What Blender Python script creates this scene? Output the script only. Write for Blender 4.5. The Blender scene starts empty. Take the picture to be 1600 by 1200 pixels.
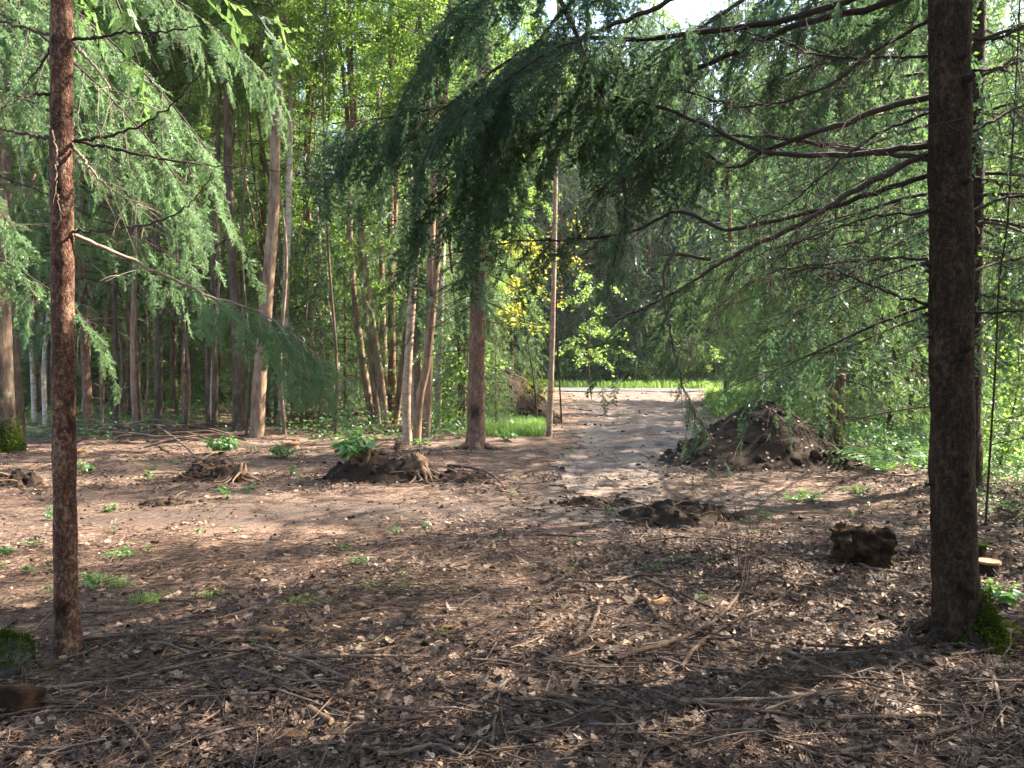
import bpy, math, random
import numpy as np

# ---------------------------------------------------------------- basics
scene = bpy.context.scene
COL = scene.collection
RNG = np.random.default_rng(7)
R = math.radians

CAM_H, FPX, PITCH = 1.6, 1209.0, R(1.9)
SUN_AZ, SUN_EL = R(67), R(42)          # azimuth from +Y towards +X
SUN, SKY, EXPO, HAZE = 5.0, .105, 3.05, .0003


def unit(v):
    v = np.asarray(v, float)
    return v / np.maximum(np.linalg.norm(v, axis=-1, keepdims=True), 1e-9)


def ray(px, py):
    u, v = (px - 800) / FPX, (600 - py) / FPX
    return np.array([u, v * math.sin(PITCH) + math.cos(PITCH), v * math.cos(PITCH) - math.sin(PITCH)])


def P(px, py, d):
    """the point of the place seen at photo pixel (px, py) at a distance d along Y"""
    r = ray(px, py)
    return np.array([0, 0, CAM_H]) + r * (d / r[1])


def Pn(pts):
    return np.array([P(*p) for p in pts])


# ---------------------------------------------------------------- noise
def _hash(i, j, k, seed):
    h = (i * 374761393 + j * 668265263 + k * 2147483647 + seed * 1274126177) & 0xFFFFFFFF
    h = ((h ^ (h >> 13)) * 1274126177) & 0xFFFFFFFF
    return ((h ^ (h >> 16)) & 0xFFFFFF) / float(0xFFFFFF)


def vnoise(p, seed=0):
    p = np.asarray(p, float)
    i = np.floor(p).astype(np.int64)
    f = p - i
    f = f * f * (3 - 2 * f)
    r = 0
    for a in (0, 1):
        for b in (0, 1):
            for c in (0, 1):
                w = (f[..., 0] if a else 1 - f[..., 0]) * (f[..., 1] if b else 1 - f[..., 1]) * (f[..., 2] if c else 1 - f[..., 2])
                r = r + w * _hash(i[..., 0] + a, i[..., 1] + b, i[..., 2] + c, seed)
    return r


def fbm(p, octs=4, seed=0):
    p = np.asarray(p, float)
    r, a, t = 0, 1.0, 0
    for o in range(octs):
        r = r + a * (vnoise(p * 2.03 ** o, seed + o * 17) - .5)
        t += a
        a *= .5
    return r / t * 2


def p3(x, y, s=1.0):
    x, y = np.broadcast_arrays(np.asarray(x, float), np.asarray(y, float))
    return np.stack([x * s, y * s, np.zeros_like(x)], -1)


# --------------------------------------------------------------- terrain
def track_mid(y):
    return np.interp(y, [7.5, 9.5, 12, 16, 20, 26, 32, 37], [.75, 1.1, 1.85, 2.75, 3.55, 4.35, 5.05, 5.7])


def track_half(y):
    return np.interp(y, [7.5, 9.5, 12, 16, 20, 26, 32, 37], [.7, .95, 1.15, 1.4, 1.75, 2.3, 2.9, 3.7])


def mud_mask(x, y):
    """bare churned soil along the vehicle track and across the clearing"""
    m = np.clip(1.35 - np.abs(x - track_mid(y)) / track_half(y), 0, 1) * (y > 7.5) * (y < 40)
    band = np.exp(-((y - 8.3 - .15 * x) / 1.0) ** 2) * np.clip((5.5 - np.abs(x + .8)) / 2, 0, 1)
    return np.clip(np.maximum(m, band * .62), 0, 1)


def hgt(x, y):
    x = np.asarray(x, float)
    y = np.asarray(y, float)
    near = np.clip(1 - np.abs(y - 8) / 60, 0, 1)
    h = .10 * fbm(p3(x, y, .35), 2, 3) + .035 * fbm(p3(x, y, 1.7), 3, 5) * near
    h = h + .030 * fbm(p3(x, y, 6.5), 3, 15) * near
    m = mud_mask(x, y)
    d = x - track_mid(y)
    w = track_half(y)
    rut = np.exp(-((np.abs(d) - .55 * w) / (.16 * w + .08)) ** 2)
    h = h * (1 - .5 * m) + m * (.03 * fbm(p3(x, y, 3.1), 3, 9) * near - .055 * rut * (y > 9.5)
                                + .025 * fbm(p3(x, y, 9.0), 2, 19) * near)
    # the clearing is nearly level close to the camera
    lvl = np.clip((np.hypot(x, y - 4) - 2) / 8, 0.25, 1)
    h = h * lvl
    # ground rises a little into the wood at the left
    h = h + .10 * np.clip((y - 14.5) / 8, 0, 1) * np.clip((-x - 2) / 3, 0, 1)
    return h


def G(px, py):
    """ground point seen at photo pixel (px, py)"""
    r = ray(px, py)
    t = CAM_H / -r[2]
    for _ in range(4):
        q = r * t
        t = (CAM_H - float(hgt(q[0], q[1]))) / -r[2]
    q = r * t
    return np.array([q[0], q[1], float(hgt(q[0], q[1]))])


# ------------------------------------------------------------ mesh buffer
class MB:
    def __init__(self):
        self.v, self.t, self.f, self.m, self.n = [], [], [], [], 0

    def add(self, verts, faces, mat=0, tint=.5):
        verts = np.asarray(verts, np.float32).reshape(-1, 3)
        faces = np.asarray(faces, np.int64)
        if len(verts) == 0:
            return
        self.v.append(verts)
        self.t.append(np.broadcast_to(np.asarray(tint, np.float32), (len(verts),)))
        self.f.append(faces + self.n)
        self.m.append((mat, len(faces)))
        self.n += len(verts)

    def tris(self, T, mat=0, tint=.5):
        """T (k,3,3) loose triangles"""
        T = np.asarray(T, np.float32)
        k = len(T)
        t = np.asarray(tint, np.float32)
        if t.ndim == 1:
            t = np.repeat(t, 3)
        self.add(T.reshape(-1, 3), np.arange(k * 3).reshape(k, 3), mat, t)

    def build(self, name, mats, parent=None, origin=None, smooth=True):
        V = np.concatenate(self.v)
        if origin is None and parent is not None:
            origin = parent.matrix_basis.translation if parent.parent is None else parent['_abs']
        o3 = np.array(origin if origin is not None else (0, 0, 0), np.float32)
        V = V - o3
        me = bpy.data.meshes.new(name)
        me.vertices.add(len(V))
        me.vertices.foreach_set('co', V.astype(np.float32).ravel())
        sizes = np.concatenate([np.full(len(f), f.shape[1], np.int32) for f in self.f])
        idx = np.concatenate([f.ravel() for f in self.f]).astype(np.int32)
        me.loops.add(len(idx))
        me.loops.foreach_set('vertex_index', idx)
        me.polygons.add(len(sizes))
        st = np.concatenate([[0], np.cumsum(sizes)[:-1]]).astype(np.int32)
        me.polygons.foreach_set('loop_start', st)
        me.polygons.foreach_set('material_index', np.concatenate([np.full(n, m, np.int32) for m, n in self.m]))
        if smooth:
            me.polygons.foreach_set('use_smooth', np.ones(len(sizes), bool))
        a = me.attributes.new('tint', 'FLOAT', 'POINT')
        a.data.foreach_set('value', np.concatenate(self.t).astype(np.float32))
        me.update(calc_edges=True)
        for m in (mats if isinstance(mats, (list, tuple)) else [mats]):
            me.materials.append(m)
        ob = bpy.data.objects.new(name, me)
        COL.objects.link(ob)
        if parent is not None:
            ob.parent = parent
        else:
            ob.location = o3
        return ob


def tag(o, label=None, cat=None, group=None, kind=None):
    for k, v in (('label', label), ('category', cat), ('group', group), ('kind', kind)):
        if v:
            o[k] = v
    return o


def empty(name, loc, label=None, cat=None, group=None, rz=0):
    o = bpy.data.objects.new(name, None)
    o.empty_display_size = .2
    COL.objects.link(o)
    o.location = [float(c) for c in loc]
    o.rotation_euler = (0, 0, rz)
    return tag(o, label, cat, group)


def part(mb, name, mats, root, parent=None, label=None, smooth=True):
    """a part (or sub-part, under parent) of the thing root; the root has no rotation while it is built"""
    ob = mb.build(name, mats, None, origin=root.location, smooth=smooth)
    ob.location = (0, 0, 0)
    ob.parent = parent or root
    if label:
        ob['label'] = label
    return ob


def copy_tree(src, loc, rz=0, sc=1, label=None, group=None):
    r = src.copy()
    COL.objects.link(r)
    r.location = [float(c) for c in loc]
    r.rotation_euler = (0, 0, rz)
    r.scale = (sc, sc, sc)
    if label:
        r['label'] = label
    if group:
        r['group'] = group
    for ch in list(src.children):
        c = ch.copy()
        COL.objects.link(c)
        c.parent = r
        for g in ch.children:
            d = g.copy()
            COL.objects.link(d)
            d.parent = c
    return r


# -------------------------------------------------------------- geometry
def tubes(mb, Pm, Rm, sides=4, mat=0, tint=.5, cap=False):
    """m tubes of n points each; Pm (m,n,3), Rm (m,n)"""
    Pm = np.asarray(Pm, float)
    Rm = np.asarray(Rm, float)
    if Pm.ndim == 2:
        Pm, Rm = Pm[None], Rm[None]
    m, n, _ = Pm.shape
    if m == 0:
        return
    T = np.gradient(Pm, axis=1)
    T = unit(T)
    mt = unit(T.mean(1) + 1e-6)
    e = np.zeros((m, 3))
    e[np.arange(m), np.argmin(np.abs(mt), axis=1)] = 1
    N0 = unit(np.cross(mt, e))[:, None, :]
    B = unit(np.cross(T, N0))
    N = np.cross(B, T)
    a = np.linspace(0, 2 * np.pi, sides, endpoint=False)
    ring = Pm[:, :, None, :] + Rm[:, :, None, None] * (np.cos(a)[None, None, :, None] * N[:, :, None, :]
                                                      + np.sin(a)[None, None, :, None] * B[:, :, None, :])
    idx = np.arange(m * n * sides).reshape(m, n, sides)
    nx = np.roll(idx, -1, axis=2)
    q = np.stack([idx[:, :-1], nx[:, :-1], nx[:, 1:], idx[:, 1:]], -1).reshape(-1, 4)
    t = np.asarray(tint, np.float32)
    if t.ndim == 1:
        t = np.repeat(t, n * sides)
    mb.add(ring.reshape(-1, 3), q, mat, t)
    if cap:
        for k in (0, n - 1):
            c = Pm[:, k]
            vs = np.concatenate([ring[:, k], c[:, None]], 1)
            b = np.arange(m)[:, None] * (sides + 1)
            s = np.arange(sides)[None]
            f = np.stack([b + s, b + (s + 1) % sides, np.broadcast_to(b + sides, (m, sides))], -1).reshape(-1, 3)
            mb.add(vs.reshape(-1, 3), f, mat, t if t.ndim == 0 else float(t.mean()))


def smooth_line(pts, n):
    """Catmull-Rom through the points, n samples spaced by length"""
    pts = np.asarray(pts, float)
    q = np.concatenate([[2 * pts[0] - pts[1]], pts, [2 * pts[-1] - pts[-2]]])
    out = []
    for i in range(1, len(q) - 2):
        t = np.linspace(0, 1, 12, endpoint=False)[:, None]
        a, b, c, d = q[i - 1], q[i], q[i + 1], q[i + 2]
        out.append(.5 * ((2 * b) + (-a + c) * t + (2 * a - 5 * b + 4 * c - d) * t ** 2 + (-a + 3 * b - 3 * c + d) * t ** 3))
    out.append(pts[-1:])
    o = np.concatenate(out)
    s = np.concatenate([[0], np.cumsum(np.linalg.norm(np.diff(o, axis=0), axis=1))])
    u = np.linspace(0, s[-1], n)
    return np.stack([np.interp(u, s, o[:, k]) for k in range(3)], -1)


def length_of(c):
    return float(np.linalg.norm(np.diff(c, axis=0), axis=1).sum())


def along(c, t):
    """positions and tangents on a curve at fractions t"""
    n = len(c)
    u = np.clip(np.asarray(t, float), 0, 1) * (n - 1)
    i = np.minimum(u.astype(int), n - 2)
    f = (u - i)[:, None]
    return c[i] * (1 - f) + c[i + 1] * f, unit(c[i + 1] - c[i])


def trunk_mesh(mb, pts, radii, sides=16, step=.12, flare=.5, lobes=4, seed=1, rough=.03, mat=0, flare_h=.14, bias=None, scale=14.):
    """trunk along pts with root flare and rough bark; radii given at the points"""
    pts = np.asarray(pts, float)
    L = length_of(pts)
    n = max(6, int(L / step))
    c = smooth_line(pts, n)
    s0 = np.concatenate([[0], np.cumsum(np.linalg.norm(np.diff(pts, axis=0), axis=1))])
    s = np.linspace(0, s0[-1], n)
    r = np.interp(s, s0, radii)
    a = np.linspace(0, 2 * np.pi, sides, endpoint=False)
    A, S = np.meshgrid(a, s)
    rad = np.repeat(r[:, None], sides, 1) * .86
    fl = np.exp(-np.maximum(S - .02, 0) / flare_h)
    lob = 1 + .6 * np.cos(lobes * A + seed)
    if bias is not None:
        lob = lob * (.55 + 1.1 * np.clip(np.cos(A - bias), 0, 1) ** 2)
    rad = rad * (1 + flare * fl * lob)
    q = np.stack([np.cos(A) * r[:, None] * scale, np.sin(A) * r[:, None] * scale, S * scale * .55], -1)
    rad = rad * (1 + rough * fbm(q, 3, seed) + rough * 1.6 * fbm(q * np.array([.3, .3, .22]), 2, seed + 5))
    V = np.stack([c[:, None, 0] + np.cos(A) * rad, c[:, None, 1] + np.sin(A) * rad, np.repeat(c[:, None, 2], sides, 1)], -1)
    i = np.arange(n * sides).reshape(n, sides)
    nx = np.roll(i, -1, 1)
    f = np.stack([i[:-1], nx[:-1], nx[1:], i[1:]], -1).reshape(-1, 4)
    mb.add(V.reshape(-1, 3), f, mat, .5)
    return c, r


# ------------------------------------------------- spruce spray templates
def needles_on(a, b, n, rng, ln=.016, w=.0021, up=None):
    """n needles along segments a->b ; a,b (m,3): returns (m*n,3,3)"""
    a, b = np.asarray(a, float).reshape(-1, 3), np.asarray(b, float).reshape(-1, 3)
    m = len(a)
    d = unit(b - a)
    t = (np.arange(n) + rng.random((m, n))) / n
    base = a[:, None] + (b - a)[:, None] * t[..., None]
    ref = np.tile(np.array([.13, .21, 1.0]), (m, 1))
    s = unit(np.cross(d, ref))
    u = np.cross(s, d)
    ang = rng.uniform(-.75, .75, (m, n)) + np.where(np.arange(n) % 2, 0, np.pi)[None]
    side = np.cos(ang)[..., None] * s[:, None] + np.sin(ang)[..., None] * u[:, None]
    fw = rng.uniform(.45, .95, (m, n))[..., None]
    nd = unit(d[:, None] * fw + side)
    wd = unit(np.cross(nd, rng.normal(size=(m, n, 3)))) * w * .5
    l = (ln * rng.uniform(.7, 1.15, (m, n)) * (1 - .45 * t))[..., None]
    return np.stack([base - wd, base + wd, base + nd * l], 2).reshape(-1, 3, 3)


def diamonds_on(a, b, w, rng):
    """one jagged slim leaf-like ribbon per segment (a bunch of needles seen from some way off): 4 triangles"""
    a, b = np.asarray(a, float).reshape(-1, 3), np.asarray(b, float).reshape(-1, 3)
    d = b - a
    m = len(a)
    s = unit(np.cross(unit(d), rng.normal(size=(m, 3)) * .45 + np.array([0, 0, 1.]))) * w * .5
    k1, k2 = a + d * .33, a + d * .66
    out = [np.stack([a, k1 + s, k1 - s * .25], 1), np.stack([a + d * .12, k2 - s, k1 + s * .25], 1),
           np.stack([k1, b, k2 + s * .9], 1), np.stack([k1 - s * .3, k2 - s * .6, b], 1)]
    return np.concatenate(out)


def make_spray(seed, lod):
    """a hanging spruce spray of unit length along +X, side shoots in XY, sagging a little towards -Z"""
    rng = np.random.default_rng(seed)
    n_side = {0: 17, 1: 13, 2: 7, 3: 4}[lod]
    xs = np.linspace(0, 1, 9)
    ax = np.stack([xs, .05 * np.sin(xs * 3 + seed), -.10 * xs ** 2], -1)
    t = np.linspace(.08, .95, n_side)
    base, tan = along(ax, t)
    sg = np.where(np.arange(n_side) % 2, 1, -1)
    ll = (.26 * (1 - t * .72) + .05) * rng.uniform(.7, 1.25, n_side)
    dirn = unit(tan * rng.uniform(.55, 1.1, (n_side, 1)) + sg[:, None] * np.array([0, 1, 0]) + rng.normal(size=(n_side, 3)) * .22)
    tip = base + dirn * ll[:, None]
    if lod == 0:
        T = [needles_on(base, tip, 40, rng, .070, .0125),
             needles_on(ax[:-1], ax[1:], 18, rng, .070, .0125)]
        # second order shoots
        b2 = base + (tip - base) * rng.uniform(.3, .6, (n_side, 1))
        d2 = unit(dirn + rng.normal(size=(n_side, 3)) * .6)
        T.append(needles_on(b2, b2 + d2 * ll[:, None] * .5, 20, rng, .066, .0125))
        return np.concatenate(T)
    if lod == 1:
        T = [diamonds_on(base, tip, .085, rng), diamonds_on(ax[:-1:2], ax[1::2] + (ax[1::2] - ax[:-1:2]) * .7, .085, rng)]
        b2 = base + (tip - base) * rng.uniform(.3, .6, (n_side, 1))
        d2 = unit(dirn + rng.normal(size=(n_side, 3)) * .6)
        T.append(diamonds_on(b2, b2 + d2 * ll[:, None] * .55, .08, rng))
        return np.concatenate(T)
    if lod == 2:
        return np.concatenate([diamonds_on(base, base + (tip - base) * 1.1, .13, rng), diamonds_on(ax[[0, 4]], ax[[5, 8]], .12, rng)])
    return np.concatenate([diamonds_on(base, base + (tip - base) * 1.3, .26, rng), diamonds_on(ax[[0]], ax[[8]], .2, rng)])


SPRAYS = {l: [make_spray(40 + 7 * l + k, l) for k in range(5)] for l in range(4)}


def put_sprays(mb, pos, axis, side, size, lod, rng, mat=0, tint=None):
    """place sprays: axis = growth direction, side = rough sideways direction"""
    pos, axis = np.asarray(pos, float), unit(axis)
    n = len(pos)
    if n == 0:
        return
    Z = unit(np.cross(axis, side))
    Y = np.cross(Z, axis)
    M = np.stack([axis, Y, Z], 1) * np.asarray(size, float)[:, None, None]
    k = rng.integers(0, 5, n)
    tn = rng.uniform(0, 1, n) if tint is None else tint
    for v in range(5):
        w = np.where(k == v)[0]
        if len(w) == 0:
            continue
        T = SPRAYS[lod][v]
        X = np.einsum('tci,nij->ntcj', T, M[w]) + pos[w][:, None, None, :]
        mb.tris(X.reshape(-1, 3, 3), mat, np.repeat(tn[w], len(T)))


def leafy_branch(wood, leaf, c, r0, rng, t0=.25, lod=0, side_len=.9, side_gap=.16, spray=.34, spray_gap=.07, hang=.9,
                 leaf_mat=0, wood_mat=0, tipleaf=True, bare=.0, tint=None, twig_wood=True):
    """foliage for one spruce limb along curve c: side shoots on both sides that droop, each carrying hanging sprays"""
    L = length_of(c)
    ns = max(2, int(L * (1 - t0) / side_gap))
    t = np.clip(np.linspace(t0, .97, ns) + rng.normal(size=ns) * .012, 0, 1)
    b, tan = along(c, t)
    hz = unit(np.cross(tan, np.array([0, 0, 1.])))
    sg = np.where(np.arange(ns) % 2, 1., -1.)[:, None]
    ll = side_len * np.minimum(1, .35 + 2.2 * (t - t0)) * (1 - .55 * t) * rng.uniform(.6, 1.25, ns)
    d0 = unit(tan * rng.uniform(.4, .9, (ns, 1)) + sg * hz * rng.uniform(.35, 1, (ns, 1)))
    u = np.linspace(0, 1, 6)[None, :, None]
    C = b[:, None] + d0[:, None] * ll[:, None, None] * (u - .28 * hang * u * u) + np.array([0, 0, -1.]) * ll[:, None, None] * hang * (.25 * u + .6 * u * u)
    C = C + rng.normal(size=C.shape) * .012 * u
    if twig_wood:
        rr = np.linspace(1, .25, 6)[None] * np.clip(ll * .007, .0016, .006)[:, None]
        tubes(wood, C, rr, 3, wood_mat, rng.uniform(.2, .9, ns))
    keep = rng.random(ns) > bare
    pos, axs, sid, siz = [], [], [], []
    for i in np.where(keep)[0]:
        m = max(2, int(ll[i] / spray_gap))
        tt = np.linspace(.12, 1, m)
        q, tg = along(C[i], tt)
        h2 = unit(np.cross(tg, np.array([.1, 0, 1.])))
        s2 = np.where(np.arange(m) % 2, 1., -1.)[:, None]
        ax = unit(tg * rng.uniform(.5, 1, (m, 1)) + s2 * h2 * rng.uniform(.2, .8, (m, 1)) + np.array([0, 0, -1.]) * hang * rng.uniform(.3, 1.6, (m, 1)))
        ax[-1] = unit(tg[-1] + np.array([0, 0, -.35]))
        pos.append(q), axs.append(ax), sid.append(tg + rng.normal(size=tg.shape) * .5)
        siz.append(spray * (1 - .45 * tt) * rng.uniform(.45, 1.4, m))
    if tipleaf:
        m = max(3, int(L * (1 - t0) / (spray_gap * 1.5)))
        tt = np.linspace(t0, 1, m)
        q, tg = along(c, tt)
        ax = unit(tg * .8 + rng.normal(size=(m, 3)) * .35 + np.array([0, 0, -1.]) * hang * .6)
        pos.append(q), axs.append(ax), sid.append(np.cross(tg, np.array([0, 0, 1.]))), siz.append(spray * .7 * rng.uniform(.6, 1.2, m))
    if pos:
        n = sum(map(len, pos))
        put_sprays(leaf, np.concatenate(pos), np.concatenate(axs), np.concatenate(sid), np.concatenate(siz), lod, rng, leaf_mat,
                   None if tint is None else np.clip(tint + rng.normal(size=n) * .15, 0, 1))


def bare_twigs(mb, c, rng, n, ln, r=.003, t0=.15, droop=.5, mat=0, second=2, sides=3):
    """dead twigs standing off a limb"""
    if n <= 0:
        return
    t = rng.uniform(t0, 1, n)
    b, tan = along(c, t)
    d = unit(tan * rng.uniform(.1, 1, (n, 1)) + unit(rng.normal(size=(n, 3))) * .9 + np.array([0, 0, -1.]) * droop * rng.uniform(0, 1, (n, 1)))
    l = ln * rng.uniform(.35, 1.2, n) * (1 - .4 * t)
    u = np.linspace(0, 1, 5)[None, :, None]
    bend = rng.normal(size=(n, 1, 3)) * .22 + np.array([0, 0, -1.]) * droop * .35
    C = b[:, None] + (d[:, None] * u + bend * u * u) * l[:, None, None]
    tubes(mb, C, np.linspace(1, .35, 5)[None] * (r * rng.uniform(.6, 1.2, n))[:, None], sides, mat, rng.uniform(.1, 1, n))
    for _ in range(second):
        k = rng.integers(0, n, n)
        w = rng.uniform(.3, .9, n)
        q = C[k, 2] * (1 - w)[:, None] + C[k, 4] * w[:, None]
        d2 = unit(d[k] * .7 + unit(rng.normal(size=(n, 3))) * .8 + np.array([0, 0, -1.]) * droop * .5)
        l2 = l[k] * rng.uniform(.2, .55, n)
        C2 = q[:, None] + (d2[:, None] * u + bend[k] * u * u) * l2[:, None, None]
        tubes(mb, C2, np.linspace(1, .4, 5)[None] * (r * .55 * rng.uniform(.6, 1.2, n))[:, None], 3, mat, rng.uniform(.1, 1, n))


# -------------------------------------------------------- broad leaves
def leaves(mb, pos, nrm, size, rng, mat=0, tint=None, fold=.25, aspect=.62, droop=0):
    """pointed oval leaves of 4 triangles; nrm = rough face normals"""
    pos = np.asarray(pos, float)
    n = len(pos)
    if n == 0:
        return
    N = unit(nrm)
    X = unit(np.cross(N, rng.normal(size=(n, 3))))
    if droop:
        X = unit(X + np.array([0, 0, -droop]))
    Y = unit(np.cross(N, X))
    N = np.cross(X, Y)
    s = np.broadcast_to(np.asarray(size, float), (n,))[:, None]
    a = pos
    b = pos + X * s
    m = pos + X * s * .45 - N * s * fold * .35
    l = pos + X * s * .42 + Y * s * aspect * .5
    r = pos + X * s * .42 - Y * s * aspect * .5
    V = np.stack([a, l, b, r, m], 1)
    f = np.array([[0, 4, 1], [1, 4, 2], [2, 4, 3], [3, 4, 0]])
    F = (np.arange(n)[:, None, None] * 5 + f[None]).reshape(-1, 3)
    t = rng.uniform(0, 1, n) if tint is None else np.broadcast_to(tint, (n,))
    mb.add(V.reshape(-1, 3), F, mat, np.repeat(t, 5))


def litter_leaves(mb, pos, nrm, size, rng, tint):
    """dead leaves: oval, crumpled outlines of eight faces, each bent its own way"""
    n = len(pos)
    N = unit(nrm)
    X = unit(np.cross(N, rng.normal(size=(n, 3))))
    Y = np.cross(N, X)
    s = np.broadcast_to(np.asarray(size, float), (n,))[:, None, None]
    out = np.array([[-.5, 0], [-.30, .30], [.05, .40], [.34, .24], [.55, 0], [.34, -.24], [.05, -.40], [-.30, -.30], [.02, 0]])
    uv = np.repeat(out[None], n, 0)
    uv[:, :, 1] *= rng.uniform(.6, 1.1, n)[:, None]
    uv[:, :8] += rng.normal(size=(n, 8, 2)) * .055
    c1, c2, c3 = rng.normal(size=(3, n, 1)) * np.array([.55, .75, .5])[:, None, None]
    h = c1 * uv[..., 0] ** 2 + c2 * uv[..., 1] ** 2 + c3 * uv[..., 0] * uv[..., 1]
    h[:, :8] += rng.normal(size=(n, 8)) * .05
    V = pos[:, None] + s * (uv[..., :1] * X[:, None] + uv[..., 1:] * Y[:, None] + h[..., None] * N[:, None])
    k = np.arange(8)
    f = np.stack([k, (k + 1) % 8, k * 0 + 8], -1)
    mb.add(V.reshape(-1, 3), (np.arange(n)[:, None, None] * 9 + f[None]).reshape(-1, 3), 0, np.repeat(tint, 9))
# ------------------------------------------------------------- materials
class NT:
    """small helper for node trees"""
    def __init__(self, name):
        self.mat = bpy.data.materials.new(name)
        self.mat.use_nodes = True
        self.t = self.mat.node_tree
        self.t.nodes.clear()
        self.out = self.t.nodes.new('ShaderNodeOutputMaterial')

    def n(self, kind, **kw):
        nd = self.t.nodes.new('ShaderNode' + kind)
        for k, v in kw.items():
            if k in ('Scale', 'Detail', 'Roughness', 'Distortion', 'Strength', 'Distance', 'Fac', 'Randomness', 'From Min', 'From Max', 'To Min', 'To Max', 'IOR'):
                nd.inputs[k].default_value = v
            else:
                setattr(nd, k, v)
        return nd

    def l(self, a, b):
        self.t.links.new(a, b)

    def noise(self, scale, detail=5, rough=.6, vec=None, stretch=None):
        nd = self.n('TexNoise', Scale=scale, Detail=detail, Roughness=rough)
        co = vec or self.obj()
        if stretch:
            mp = self.n('Mapping')
            mp.inputs['Scale'].default_value = stretch
            self.l(co, mp.inputs['Vector'])
            co = mp.outputs['Vector']
        self.l(co, nd.inputs['Vector'])
        return nd.outputs['Fac']

    def obj(self):
        if not hasattr(self, '_o'):
            self._o = self.n('TexCoord').outputs['Object']
        return self._o

    def ramp(self, fac, stops):
        nd = self.n('ValToRGB')
        e = nd.color_ramp.elements
        while len(e) < len(stops):
            e.new(.5)
        for k, (p, c) in enumerate(stops):
            e[k].position = p
            e[k].color = (*c, 1)
        self.l(fac, nd.inputs['Fac'])
        return nd.outputs['Color']

    def mix(self, fac, a, b, mode='MIX'):
        nd = self.n('Mix', data_type='RGBA', blend_type=mode)
        for s, v in ((nd.inputs[0], fac), (nd.inputs[6], a), (nd.inputs[7], b)):
            if isinstance(v, (int, float)):
                s.default_value = v
            elif isinstance(v, tuple):
                s.default_value = (*v, 1)
            else:
                self.l(v, s)
        return nd.outputs[2]

    def math(self, op, a, b=0.):
        nd = self.n('Math', operation=op)
        for s, v in zip(nd.inputs, (a, b)):
            if isinstance(v, (int, float)):
                s.default_value = v
            else:
                self.l(v, s)
        return nd.outputs[0]

    def attr(self, name='tint'):
        return self.n('Attribute', attribute_name=name).outputs['Fac']

    def bump(self, h, strength=.5, dist=.01):
        nd = self.n('Bump', Strength=strength, Distance=dist)
        self.l(h, nd.inputs['Height'])
        return nd.outputs['Normal']

    def principled(self, col, rough=.8, normal=None, spec=.3):
        nd = self.n('BsdfPrincipled')
        if isinstance(col, tuple):
            nd.inputs['Base Color'].default_value = (*col, 1)
        else:
            self.l(col, nd.inputs['Base Color'])
        if isinstance(rough, (int, float)):
            nd.inputs['Roughness'].default_value = rough
        else:
            self.l(rough, nd.inputs['Roughness'])
        nd.inputs['Specular IOR Level'].default_value = spec
        if normal is not None:
            self.l(normal, nd.inputs['Normal'])
        self.l(nd.outputs[0], self.out.inputs[0])
        return nd


def foliage_mat(name, dark, mid, light, trans=.35, gloss=.04, tcol=None, rand=False):
    """leaves and needles: colour from each spray's own tint, light passing through"""
    k = NT(name)
    info = k.n('ObjectInfo')
    f = k.math('ADD', k.math('MULTIPLY', k.attr(), .7), k.math('MULTIPLY', k.noise(.9, 2), .3))
    if rand:
        f = k.math('ADD', f, k.math('MULTIPLY', k.math('SUBTRACT', info.outputs['Random'], .5), .35))
    c = k.ramp(f, [(.1, dark), (.5, mid), (.95, light)])
    d = k.n('BsdfDiffuse')
    k.l(c, d.inputs['Color'])
    tr = k.n('BsdfTranslucent')
    tc = k.mix(.6, c, tcol or tuple(min(1, x * 1.6) for x in light))
    k.l(tc, tr.inputs['Color'])
    m = k.n('MixShader', Fac=trans)
    k.l(d.outputs[0], m.inputs[1])
    k.l(tr.outputs[0], m.inputs[2])
    g = k.n('BsdfGlossy', Roughness=.42)
    g.inputs['Color'].default_value = (.9, .95, 1, 1)
    m2 = k.n('MixShader', Fac=gloss)
    k.l(m.outputs[0], m2.inputs[1])
    k.l(g.outputs[0], m2.inputs[2])
    k.l(m2.outputs[0], k.out.inputs[0])
    return k.mat


def bark_spruce(name, dark, mid, pale, scale=1., bump=.9):
    k = NT(name)
    n1 = k.noise(38 * scale, 6, .65, stretch=(1, 1, .62))
    n2 = k.noise(7 * scale, 4, .6, stretch=(1, 1, .45))
    v = k.n('TexVoronoi', Scale=85 * scale, Randomness=1.)
    mp = k.n('Mapping')
    mp.inputs['Scale'].default_value = (1, 1, .55)
    k.l(k.obj(), mp.inputs['Vector'])
    k.l(mp.outputs[0], v.inputs['Vector'])
    flake = k.math('SUBTRACT', 1.0, v.outputs['Distance'])
    h = k.math('ADD', k.math('MULTIPLY', n1, .75), k.math('MULTIPLY', flake, .35))
    c = k.ramp(k.math('ADD', k.math('MULTIPLY', n1, .6), k.math('MULTIPLY', n2, .4)), [(.34, dark), (.5, mid), (.66, pale)])
    spot = k.ramp(k.noise(120 * scale, 2, .5), [(.62, (0, 0, 0)), (.7, (1, 1, 1))])
    c = k.mix(k.math('MULTIPLY', spot, .5), c, tuple(min(1, x * 1.9) for x in pale))
    scar = k.ramp(k.noise(3.6 * scale, 3, .6), [(.3, (.25, .22, .2)), (.42, (1, 1, 1))])
    c = k.mix(1.0, c, scar, 'MULTIPLY')
    k.principled(c, .9, k.bump(h, bump, .012), .15)
    return k.mat


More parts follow.
